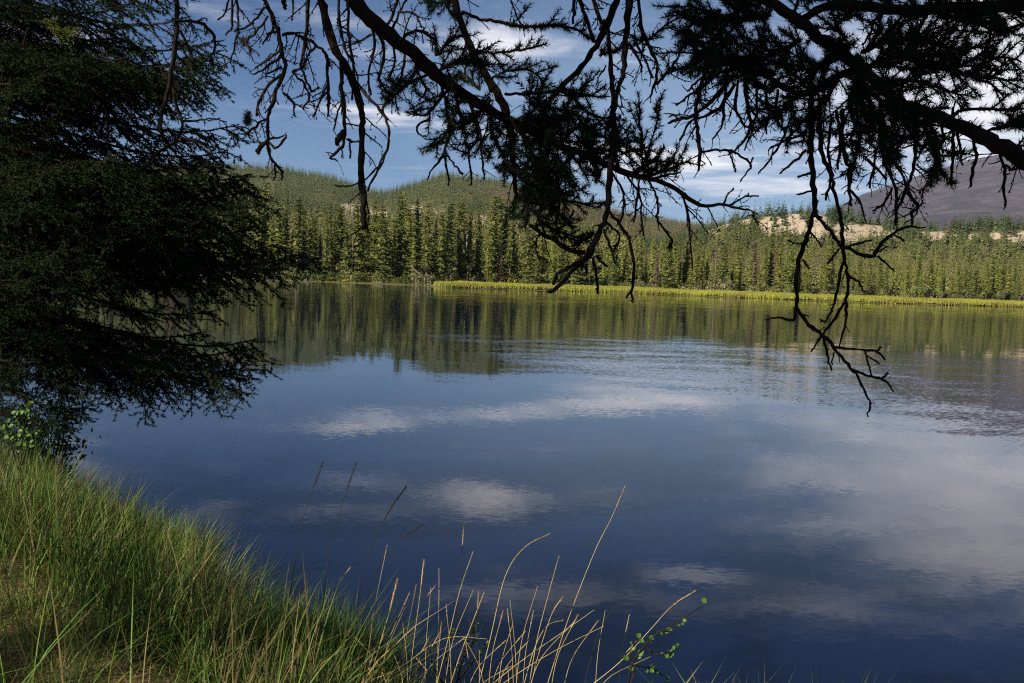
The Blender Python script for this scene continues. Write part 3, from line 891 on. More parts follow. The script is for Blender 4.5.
# tall single stems: base pixel -> tip pixel, depth
def stem(path, d, w, headlen, headw, mat, hmat, label, group, name='dry_grass_stem', thin=False):
    P = np.array([at(x, y, d + dd) for (x, y, dd) in path])
    P = smooth_path(P, 6)
    base = P[0].copy()
    gz = float(bank_z(np.array(base[0]), np.array(base[1])))
    if base[2] > gz:   # carry the stem down to the soil
        dirn = nrm(P[0] - P[2]); dirn[2] = min(dirn[2], -.5); dirn = nrm(dirn)
        ext = P[0] + dirn * ((base[2] - gz + .03) / -dirn[2]); P = np.vstack([ext, P])
    o = empty(name, tuple(P[0]), label, 'grass stem', group)
    mb = MB(); n = len(P)
    tube(mb, P, np.linspace(w, w * .45, n) / 2, 5); mb.build('stem', mat, o)
    if headlen:
        s = np.concatenate([[0], np.cumsum(np.linalg.norm(np.diff(P, axis=0), axis=1))])
        ss = np.linspace(max(0, s[-1] - headlen), s[-1], 10)
        H = np.stack([np.interp(ss, s, P[:, i]) for i in range(3)], -1)
        mb = MB(); prof_ = np.array([.3, .7, .95, 1, 1, .95, .85, .7, .5, .2]) * headw / 2
        tube(mb, H, prof_ * .6, 6)
        needles(mb, H[:-1], H[1:], 1500 if headw > .005 else 900, headw * .9 + .003, .0022, 0, None, .55, 1.1)
        mb.build('seed_head', hmat, o)
    return o
S, SH, DK = M['straw'], M['straw_head'], M['dark_stem']
g1 = 'dry straw stems at the water edge'
STEMS = [
 ([(476, 695, 0), (490, 640, .05), (505, 577, .1), (524, 548, .12), (549, 534, .15)], .004, .20, .007, S, SH, 'tallest straw stem, its seed head arching right over the water'),
 ([(435, 692, 0), (448, 640, .03), (460, 590, .05), (473, 552, .08)], .0035, .10, .005, S, SH, 'straight straw stem under the dark upright seed spike'),
 ([(448, 692, 0), (462, 650, .03), (484, 593, .06)], .005, .12, .007, S, SH, 'pale stem with thick head beside the arching stem'),
 ([(361, 692, 0), (370, 640, .03), (374, 610, .03), (387, 546, .05)], .0035, .09, .005, S, SH, 'straight straw stem left of the plump seed head'),
 ([(408, 692, 0), (414, 640, .0), (420, 595, .0), (424, 560, .02)], .0035, .11, .010, S, SH, 'upright straw stem with slim brown head'),
 ([(366, 692, 0), (381, 640, .0), (390, 610, .0), (397, 581, .02)], .0035, .14, .015, S, SH, 'straw stem with a plump reddish seed head'),
 ([(453, 692, 0), (459, 620, .0), (461, 570, .0), (464, 524, .02)], .0042, .10, .010, DK, SH, 'dark upright seed spike against the blue water'),
 ([(436, 692, 0), (438, 640, .0), (439, 600, .0), (439, 568, .02)], .0045, .0, 0, S, SH, 'stiff vertical broken straw'),
 ([(528, 692, 0), (537, 640, .0), (548, 596, .0), (559, 556, .02)], .0035, .08, .004, S, SH, 'thin straw left of the very tall thin stem'),
 ([(545, 692, 0), (568, 620, .0), (595, 551, .0), (611, 519, .02), (625, 486, .04)], .0034, .13, .004, S, SH, 'very tall thin stem reaching above all others'),
 ([(530, 692, 0), (537, 660, .0), (551, 616, .0), (562, 598, .03)], .0035, .07, .009, S, SH, 'short straw stem with curved tan head'),
 ([(522, 692, 0), (534, 650, .0), (547, 626, .0), (564, 620, .05)], .0035, .06, .007, S, SH, 'short straw stem bowed over to the right'),
 ([(480, 694, 0), (520, 662, .03), (560, 634, .06), (594, 610, .08)], .004, .0, 0, S, SH, 'upper of two straws leaning far to the right'),
 ([(484, 697, 0), (520, 672, .03), (560, 648, .06), (604, 626, .08)], .0035, .0, 0, S, SH, 'lower of two straws leaning far to the right'),
 ([(582, 694, 0), (592, 655, .0), (605, 620, .0), (640, 576, .04)], .004, .06, .004, DK, DK, 'dark thin stem leaning right beside the tall stem'),
 ([(580, 694, 0), (620, 662, .0), (650, 630, .0), (672, 606, .04), (695, 591, .06)], .0042, .12, .008, S, SH, 'straw leaning towards the small leafy shoot'),
 ([(288, 610, 0), (299, 535, .0), (311, 495, .0), (323, 462, .04)], .004, .12, .009, DK, DK, 'leftmost of the dark seed spikes rising from the green tussock'),
 ([(322, 610, 0), (332, 540, .0), (345, 495, .0), (356, 463, .04)], .004, .13, .009, DK, DK, 'dark seed spike in the middle of the green tussock'),
 ([(350, 640, 0), (366, 565, .0), (386, 516, .0), (406, 487, .04)], .004, .17, .013, DK, DK, 'dark bent seed spike right of the green tussock'),
 ([(360, 630, 0), (376, 570, .0), (394, 545, .0), (422, 525, .04)], .0035, .12, .009, DK, DK, 'dark spike bowed low over the water right of the tussock'),
 ([(300, 690, 0), (322, 664, .0), (350, 647, .0), (372, 648, .0), (387, 676, .03)], .006, .0, 0, S, SH, 'broad straw blade bent over in a hook'),
 ([(335, 694, 0), (395, 670, .0), (430, 646, .0), (452, 637, .0), (487, 639, .03)], .005, .0, 0, S, SH, 'pale straw arching low to the right'),
 ([(310, 694, 0), (318, 632, .0), (335, 590, .0), (350, 568, .04)], .0035, .08, .006, S, SH, 'straw stem in front of the green tussock'),
 ([(124, 632, 0), (100, 600, -.02), (78, 569, -.03)], .005, .0, 0, S, SH, 'pale broken straw lying across the grass'),
 ([(122, 633, 0), (142, 612, .0), (163, 592, .02)], .003, .0, 0, S, SH, 'thin straw crossing the pale broken one'),
 ([(218, 545, 0), (232, 526, .0), (248, 510, .0), (267, 498, .04)], .0045, .10, .006, S, SH, 'pale green seed stem leaning over the water'),
 ([(196, 660, 0), (187, 615, .0), (176, 560, .0), (168, 532, .02), (175, 525, .03)], .004, .0, 0, S, SH, 'brown dry stem with a kinked top'),
 ([(217, 660, 0), (211, 620, .0), (204, 567, .02)], .003, .0, 0, S, SH, 'thin upright straw near the kinked stem'),
 ([(228, 690, 0), (235, 650, .0), (243, 626, .02)], .0035, .0, 0, S, SH, 'short thin straw below the green tussock'),
 ([(304, 690, 0), (314, 640, .0), (330, 589, .03)], .0035, .08, .005, S, SH, 'reddish straw leaning right in front of the tussock'),
 ([(398, 694, 0), (405, 650, 0), (416, 612, 0), (436, 585, .04)], .003, .06, .006, DK, SH, 'thin brown stem between the plump and slim heads'),
 ([(470, 694, 0), (476, 660, 0), (480, 632, 0), (490, 612, .03)], .003, .0, 0, DK, SH, 'short dark stem at the base of the arching stem'),
]
for path, w, hl, hw, m1, m2, lab in STEMS:
    stem(path, rng.uniform(4.15, 4.45) if path[0][0] > 280 else rng.uniform(4.6, 5.2), w, hl, hw, m1, m2, lab, 'tall stems on the bank' if m1 is S else 'dark seed spikes on the bank',
         'dry_grass_stem' if m1 is S else 'seed_spike')
for k in range(46):
    x = rng.normal(450, 75); lx = rng.normal(14, 22); hh = rng.uniform(25, 110)
    y0 = 694
    stem([(x, y0, 0), (x + lx * .3, y0 - hh * .5, .02), (x + lx, y0 - hh, .05)], rng.uniform(4.0, 4.4), .003, .07 if k % 3 else 0, .006, S if k % 4 else DK, SH,
         'short thin straw stem among the dry stems at the water edge' if k % 4 else 'short dark stem among the dry stems at the water edge', 'short straw stems among the dry stems' if k % 4 else 'short dark stems among the dry stems',
         'dry_grass_stem')

# leafy shoot at the lower right
def leaf(mb, c, d, up, s, m=0, wide=.75):
    d = nrm(d); sd = nrm(np.cross(d, up)); nn = np.cross(sd, d)
    prof_ = [(0, .0), (.25, .42), (.5, .5), (.75, .34), (1, 0)]
    V = []; 
    for t, w in prof_:
        for sg in (-1, 0, 1):
            V.append(c + d * s * t + sd * sg * w * s * wide + nn * (abs(sg) * .12 - .1 * t * t) * s)
    F = []
    for i in range(4):
        for j in range(2): F.append((i * 3 + j, i * 3 + j + 1, i * 3 + j + 4, i * 3 + j + 3))
    mb.add(V, F, m)
def leafy_shoot(paths, nleaf, d, label, mat, name, cat, ls, start=.25):
    P0 = at(*paths[0][0], d); gz = float(bank_z(np.array(P0[0]), np.array(P0[1])))
    o = empty(name, (P0[0], P0[1], gz), label, cat)
    mb = MB(); spots = []
    for k, p in enumerate(paths):
        Q = smooth_path([at(x, y, d + .03 * i * (1 if k % 2 else -1)) for i, (x, y) in enumerate(p)], 5)
        if k == 0: Q = np.vstack([[P0[0] - .02, P0[1], min(gz, P0[2]) - .02], Q])
        tube(mb, Q, np.linspace(.005, .0018, len(Q)), 5)
        spots.append(Q)
    for k in range(nleaf):
        Q = spots[k % len(spots)]; t = rng.uniform(start, 1) * (len(Q) - 1.001) if k >= len(spots) else len(Q) - 1.001
        i = int(t); c = Q[i] + (Q[i + 1] - Q[i]) * (t - i)
        T = nrm(Q[i + 1] - Q[i]); dd = nrm(T * .5 + rng.normal(size=3) * np.array([1, .6, .5]) * .8)
        b = c + dd * ls * .3; s_ = ls * rng.uniform(.45, 1.2)
        tube(mb, [c, b], .0008, 3)
        ml = MB(); leaf(ml, b, dd, nrm(np.array([rng.normal() * .5, -.8, .7])), s_, wide=.8); ml.build('leaf', mat, o)
    mb.build('stem', M['twig'], o)
leafy_shoot([[(628, 690), (632, 665), (645, 645), (657, 634), (680, 620), (704, 605)], [(632, 665), (650, 668), (664, 676)], [(645, 645), (658, 655), (676, 647)], [(628, 690), (634, 672), (630, 655), (636, 640)], [(657, 634), (668, 630), (681, 622)]],
            40, 4.25, 'small leafy green shoot standing right of the dry stems', M['leaf'], 'birch_sapling', 'sapling', .030)
leafy_shoot([[(455, 690), (462, 660), (468, 640), (480, 618)], [(458, 680), (478, 655), (492, 640)], [(455, 690), (446, 660), (450, 630)], [(462, 660), (474, 640), (470, 622)], [(450, 690), (435, 672), (430, 650)]],
            110, 4.45, 'dark leafy weed behind the dry stems', M['leaf_dark'], 'dark_weed', 'weed', .017)
leafy_shoot([[(20, 470), (24, 430), (32, 405)], [(18, 470), (10, 440), (6, 425)], [(22, 465), (30, 440), (40, 425)], [(20, 470), (16, 435), (18, 412)]],
            70, 6.6, 'light green leafy weed under the big dark spruce', M['leaf'], 'leafy_weed', 'weed', .038)
# willow bush between the spruce and the grass
def willow():
    c0 = at(52, 445, 8.6); gz = float(bank_z(np.array(c0[0]), np.array(c0[1])))
    o = empty('willow_bush', (c0[0], c0[1], gz), 'dark leafy bush hanging over the water below the big spruce', 'bush')
    ms = MB(); ml = MB()
    for k in range(26):
        a = rng.uniform(0, 6.28); tip = at(rng.uniform(-20, 92), rng.uniform(375, 440), 8.6 + rng.uniform(-.5, .5))
        b = np.array([c0[0] + .1 * math.cos(a), c0[1] + .1 * math.sin(a), gz - .03])
        P = smooth_path([b, (b + tip) / 2 + np.array([0, 0, .15]), tip], 6); tube(ms, P, np.linspace(.008, .002, len(P)), 5)
        for j in range(46):
            t = rng.uniform(.25, 1) * (len(P) - 1); i = min(int(t), len(P) - 2); p = P[i] + (P[i + 1] - P[i]) * (t - i) + rng.normal(0, .07, 3)
            leaf(ml, p, rng.normal(size=3), nrm(rng.normal(size=3) + np.array([0, 0, 1])), rng.uniform(.035, .06), wide=.5)
    ms.build('stems', M['twig'], o); ml.build('leaves', M['leaf_dark'], o)
willow()

# ------------------------------------------------------------------ near conifers: generic bough prototypes
def bough_proto(seed, L=2.0, dense=1.0, bare=0.0, wide=.52):
    g = np.random.default_rng(seed)
    wood = MB(); A = []; B = []
    s = np.linspace(0, 1, 14)
    axis = np.stack([s * L, .05 * np.sin(s * 5 + seed), -.28 * s ** 2 * L * .5 + .16 * s ** 5 * L], -1)
    tube(wood, axis, np.linspace(.020, .003, 14), 6)
    def ax(t):
        return np.array([np.interp(t, s, axis[:, i]) for i in range(3)])
    n = int(46 * dense)
    for i in range(n):
        t = .16 + .83 * (i + g.random()) / n
        p = ax(t); sg = 1 if i % 2 else -1
        ln = wide * (1 - abs(t - .42) ** 1.3 * 1.35) * g.uniform(.55, 1.1) + .05
        ang = R(g.uniform(28, 80)); 
        d = np.array([math.cos(ang), sg * math.sin(ang), g.uniform(-.55, .15)]); d = nrm(d)
        k = 6; q = np.linspace(0, 1, k)[:, None]
        Q = p + d * ln * q + np.array([0, 0, -.22 * ln]) * q ** 2 + g.normal(0, .008, (k, 3)) * q
        tube(wood, Q, np.linspace(.0045, .0016, k), 4)
        if g.random() < bare * (1.2 - t): 
            for j in range(8):
                u = g.uniform(.2, 1); c = Q[0] + (Q[-1] - Q[0]) * u; e = nrm(d + g.normal(0, .8, 3)) * g.uniform(.04, .12)
                tube(wood, [c, c + e * .6, c + e + np.array([0, 0, -.01])], [.002, .0016, .001], 3)
            continue
        A += list(Q[1:-1]); B += list(Q[2:])
        m_ = max(3, int(ln / .035))
        for j in range(m_):
            u = .2 + .78 * (j + g.random()) / m_
            c = np.array([np.interp(u, q[:, 0], Q[:, a]) for a in range(3)])
            sl = g.uniform(.05, .15) * (1.15 - .5 * u)
            e = nrm(d * .6 + np.cross(d, [0, 0, 1]) * (1 if j % 2 else -1) * g.uniform(.5, 1.1) + np.array([0, 0, g.uniform(-.75, .35)]))
            A.append(c); B.append(c + e * sl)
    # tip
    for k in range(3):
        A.append(axis[-2 - k]); B.append(axis[-1 - k])
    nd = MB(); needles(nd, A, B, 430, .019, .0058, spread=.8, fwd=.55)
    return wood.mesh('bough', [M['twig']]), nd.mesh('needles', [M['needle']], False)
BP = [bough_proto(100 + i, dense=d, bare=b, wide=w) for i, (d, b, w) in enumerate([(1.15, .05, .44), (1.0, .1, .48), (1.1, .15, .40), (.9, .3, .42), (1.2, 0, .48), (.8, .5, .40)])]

def place_bough(tree, base, tip, proto, roll=0.0, name='bough'):
    base = np.asarray(base, float); tip = np.asarray(tip, float)
    d = tip - base; L = np.linalg.norm(d)
    # prototype tip is at (2, ~0, -.28+.. )
    x = nrm(d); up = np.array([0, 0, 1.0]); yv = nrm(np.cross(up, x)); z = np.cross(x, yv)
    Rm = Matrix(np.stack([x, yv, z], 1).tolist()).to_4x4() @ Matrix.Rotation(R(3.0), 4, 'Y').inverted() @ Matrix.Rotation(roll, 4, 'X')
    s = L / 2.0
    wm, nm = BP[proto]
    o = bpy.data.objects.new(name, wm); COL.objects.link(o); o.parent = tree
    o.matrix_local = Matrix.Translation(Vector(base - np.array(tree.location))) @ Rm @ Matrix.Scale(s, 4)
    n = bpy.data.objects.new('needles', nm); COL.objects.link(n); n.parent = o
    return o

def tree_trunk(tree, h, r, lean=(0, 0), name='trunk'):
    mb = MB(); L = np.array(tree.location)
    z = np.linspace(-.3, h, 16)
    P = L + np.stack([lean[0] * (z / h) ** 1.3 * h + .04 * np.sin(z), lean[1] * (z / h) ** 1.3 * h + .04 * np.cos(z * 1.3), z], -1)
    rr = r * (1 - z.clip(0) / h) ** .8 + .01; rr[:2] *= 1.35
    tube(mb, P, rr, 14); mb.build(name, M['bark'], tree)
    return lambda zz: np.array([np.interp(zz, z, P[:, i] - L[i]) for i in range(3)]) + L

# big dark spruce at the left
TA = np.array([-5.0, 8.3]); gz = float(bank_z(TA[0], TA[1]))
A = empty('spruce_tree', (TA[0], TA[1], gz), 'big dark spruce filling the left side, boughs drooping over the water', 'tree')
tA = tree_trunk(A, 11.0, .19)
TIPS = [(222, 78, 8.0), (205, 60, 8.6), (218, 100, 8.4), (185, 40, 7.8), (236, 150, 8.2), (225, 172, 8.6), (205, 185, 7.6), (130, 112, 7.8), (150, 130, 8.8), (60, 130, 7.4),
        (276, 270, 8.6), (302, 282, 8.2), (252, 238, 8.9), (250, 212, 8.4), (244, 198, 8.0), (254, 228, 7.8), (240, 200, 9.0), (226, 292, 8.2), (208, 332, 8.0),
        (252, 362, 8.2), (250, 392, 7.9), (238, 372, 8.5), (215, 385, 7.7), (200, 352, 8.6), (160, 372, 7.6), (140, 395, 7.8), (90, 420, 7.9), (70, 430, 8.4),
        (185, 250, 7.4), (190, 270, 8.8), (170, 220, 7.4), (120, 245, 7.2), (100, 290, 7.0), (80, 225, 7.0), (60, 270, 6.9), (40, 320, 7.0), (70, 350, 7.2), (30, 380, 7.2),
        (20, 230, 6.8), (110, 180, 7.0), (60, 190, 6.9), (130, 85, 7.2), (170, 95, 7.6), (80, 75, 7.0), (40, 95, 6.9), (110, 60, 7.8), (150, 20, 7.6), (60, 20, 7.4), (100, 5, 7.8), (170, 0, 8.2), (20, 60, 7.4),
        (200, 230, 9.4), (240, 260, 9.4), (10, 100, 8.4), (90, 150, 8.2), (120, 70, 7.4), (185, 110, 7.6), (195, 85, 7.4), (30, 270, 8.2), (60, 360, 8.4), (5, 350, 8.0), (200, 270, 8.0), (110, 270, 9.6), (160, 240, 9.6), (10, 150, 7.2), (10, 300, 6.8), (90, 380, 9.2), (20, 410, 8.6), (240, 225, 7.6), (246, 252, 7.9)]
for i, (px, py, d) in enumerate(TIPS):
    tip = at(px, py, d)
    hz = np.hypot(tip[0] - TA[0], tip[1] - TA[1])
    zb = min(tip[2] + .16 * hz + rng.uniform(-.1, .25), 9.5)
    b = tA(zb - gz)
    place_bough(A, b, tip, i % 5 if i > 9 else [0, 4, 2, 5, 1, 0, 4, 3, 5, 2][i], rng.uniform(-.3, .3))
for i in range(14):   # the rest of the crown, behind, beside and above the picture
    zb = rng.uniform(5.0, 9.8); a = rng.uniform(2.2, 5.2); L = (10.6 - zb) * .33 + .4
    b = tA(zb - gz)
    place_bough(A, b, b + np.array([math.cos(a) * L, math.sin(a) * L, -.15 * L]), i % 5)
# tuft inside the crown, sunlight put into its needle colour
mb = MB(); AA = []; BB = []
for k in range(46):
    t = rng.random(); p = at(38 + 32 * t + rng.normal(0, 3), 20 + 16 * t + rng.normal(0, 3), 6.7); AA.append(p); BB.append(p + nrm(np.array([.8, rng.normal() * .5, rng.normal() * .5 - .3])) * .07)
needles(mb, AA, BB, 420, .017, .004); n_ = mb.build('sun_tinted_shoots', M['needle_sun_tint'], A); n_['label'] = 'shoots coloured yellow-green as if sunlit'

# ------------------------------------------------------------------ overhanging trees: traced boughs with real depth
def rot_about(v, ax, a):
    ax = nrm(ax); return v * math.cos(a) + np.cross(ax, v) * math.sin(a) + ax * np.dot(ax, v) * (1 - math.cos(a))
def dead_twigs(mb, P, rad, spacing, lmin, lmax, level=2, droop=.5, start=.05):
    """Knobbly, drooping, curling dead side twigs along a path."""
    s = np.concatenate([[0], np.cumsum(np.linalg.norm(np.diff(P, axis=0), axis=1))])
    tot = s[-1]; x = tot * start + rng.uniform(0, spacing)
    while x < tot:
        p = np.array([np.interp(x, s, P[:, i]) for i in range(3)])
        i = min(max(np.searchsorted(s, x), 1), len(P) - 1); T = nrm(P[i] - P[i - 1])
        rr = np.interp(x, s, rad)
        L = rng.uniform(lmin, lmax) * (1.1 - .6 * x / tot)
        perp = np.cross(T, rng.normal(size=3)); d = nrm(T * rng.uniform(.3, .9) + nrm(perp) * rng.uniform(.5, 1.0))
        k = 5 if L > .05 else 3
        Q = [p]; dd = d.copy(); curl = rng.normal(0, .35, 3)
        for j in range(k):
            dd = nrm(dd + np.array([0, 0, -droop * .22]) + curl * .25 + rng.normal(0, .13, 3))
            Q.append(Q[-1] + dd * L / k)
        Q = np.array(Q); r0 = min(rr * .55, .0025) * rng.uniform(.7, 1.1)
        rq = np.linspace(r0, max(.0007, r0 * .38), len(Q)) * rng.uniform(.85, 1.3, len(Q)); rq[-1] = rq[-2] * rng.uniform(.9, 1.5)
        tube(mb, Q, rq, 4)
        needles(mb, Q[:-1], Q[1:], 170, .0055, .0034, 0, None, 1.0, .4)
        if level > 1 and L > .05: dead_twigs(mb, Q, rq, max(.022, spacing * .75), lmin * .4, lmax * .38, level - 1, droop, .15)
        x += spacing * rng.uniform(.4, 1.7)
def live_shoots(A, B, W, P, spacing, lmin, lmax, start=0.0, end=1.0, up=.1):
    """Needled shoots (with sub-shoots) along a path: appends segments to A, B and wood to W."""
    s = np.concatenate([[0], np.cumsum(np.linalg.norm(np.diff(P, axis=0), axis=1))])
    tot = s[-1]; x = tot * start
    sd = 1
    while x < tot * end:
        p = np.array([np.interp(x, s, P[:, i]) for i in range(3)])
        i = min(max(np.searchsorted(s, x), 1), len(P) - 1); T = nrm(P[i] - P[i - 1])
        L = rng.uniform(lmin, lmax) * (1.0 - .45 * x / tot)
        perp = nrm(np.cross(T, rng.normal(size=3))); d = nrm(T * rng.uniform(.5, 1.0) + perp * rng.uniform(.5, .9) + np.array([0, 0, up]))
        k = max(3, int(L / .03)); Q = [p]; dd = d
        for j in range(k):
            dd = nrm(dd + np.array([0, 0, .06]) + rng.normal(0, .09, 3)); Q.append(Q[-1] + dd * L / k)
        Q = np.array(Q); tube(W, Q, np.linspace(.0026, .0013, len(Q)), 4)
        A += list(Q[:-1]); B += list(Q[1:])
        if L > .07:
            for j in range(1, k):
                if rng.random() < .75:
                    e = nrm(dd * .8 + nrm(np.cross(dd, rng.normal(size=3))) * .75); l2 = L * rng.uniform(.25, .5) * (1 - .5 * j / k)
                    A.append(Q[j]); B.append(Q[j] + e * l2)
        x += spacing * rng.uniform(.5, 1.5); sd = -sd

def traced(tree, pts, d0, d1, wob=.06, twig=None, live=None, selfneedle=None, nm='branch', k=4, label=None, thick=.76):
    """pts: (px, py, width px). twig: (spacing, lmin, lmax). live: (spacing, lmin, lmax[, start, end]). selfneedle: needles on the branch itself from this fraction on."""
    n = len(pts); ph = rng.uniform(0, 6.28)
    P = []; rr = []
    for i, (x, y, w) in enumerate(pts):
        t = i / (n - 1); d = d0 + (d1 - d0) * t + wob * math.sin(ph + 3.1 * t) * (t > 0)
        P.append(at(x, y, d)); rr.append(w / 2 / FPX * d * thick)
    PR = smooth_path(np.column_stack([np.array(P), np.array(rr)]), k)
    P = PR[:, :3]; jit = rng.normal(0, 1, P.shape) * (.0013 + .045 * PR[:, 3:4]); jit[0] = 0; P = P + jit; r = np.maximum(PR[:, 3], .0011)
    fat = r.max() > .012
    r = r * rng.uniform(.92 if fat else .85, 1.10 if fat else 1.22, len(r))
    W = MB(); tube(W, P, r, 10 if fat else 6)
    if twig: dead_twigs(W, P, r, *twig)
    A_, B_ = [], []
    if live: live_shoots(A_, B_, W, P, *live)
    if selfneedle is not None:
        j = int(selfneedle * (len(P) - 1)); A_ += list(P[j:-1]); B_ += list(P[j + 1:])
    if twig or live is None: needles(W, P[:-1], P[1:], 210 if fat else 330, .0065, .0042, 0, None, 1.0, .35)
    o = W.build(nm, M['bark'] if fat else M['twig'], tree)
    if label: o['label'] = label
    if A_:
        nd = MB(); needles(nd, A_, B_, 1150, .021, .0025, spread=.85, fwd=.5)
        nd.build('needles', M['needle_near'], o, smooth=False)
    return P

TC = (-2.3, .2); gzc = float(bank_z(TC[0], TC[1]))
C = empty('overhanging_spruce', (*TC, gzc), 'spruce whose thick limb slants down from the top with bare twigs and needled tufts', 'tree')
tC = tree_trunk(C, 12.0, .20)
# main limb: from the trunk overhead into the picture
def limb_from(tree, trunkpt, pts, d0, d1, r0, **kw):
    p0 = at(pts[0][0], pts[0][1], d0)
    W = MB(); Q = smooth_path([trunkpt, (np.asarray(trunkpt) + p0) / 2 + np.array([0, 0, .12]), p0], 6)
    tube(W, Q, np.linspace(r0, pts[0][2] / 2 / FPX * d0, len(Q)), 10); W.build('limb', M['bark'], tree)
    return traced(tree, pts, d0, d1, nm='limb', **kw)
T1 = (.036, .04, .17)      # twig settings
T2 = (.021, .02, .10)
L1 = limb_from(C, tC(3.9), [(343, -14, 20), (360, 9, 19), (383, 30, 19), (413, 53, 18), (436, 74, 16), (451, 86, 14), (480, 105, 13), (505, 118, 12), (530, 130, 10), (560, 146, 10), (581, 153, 9), (608, 165, 9), (632, 175, 8),
     (657, 180, 6), (678, 191, 6), (700, 205, 5), (724, 205, 4), (742, 209, 3)], 2.7, 3.3, .05, twig=T1)
L1b = limb_from(C, tC(4.4), [(448, -20, 9), (453, -5, 9), (465, 33, 9), (476, 58, 10), (497, 92, 11), (506, 113, 11), (512, 140, 8), (513, 165, 6), (516, 190, 6), (513, 212, 4)], 2.9, 3.1, .035, twig=T1)
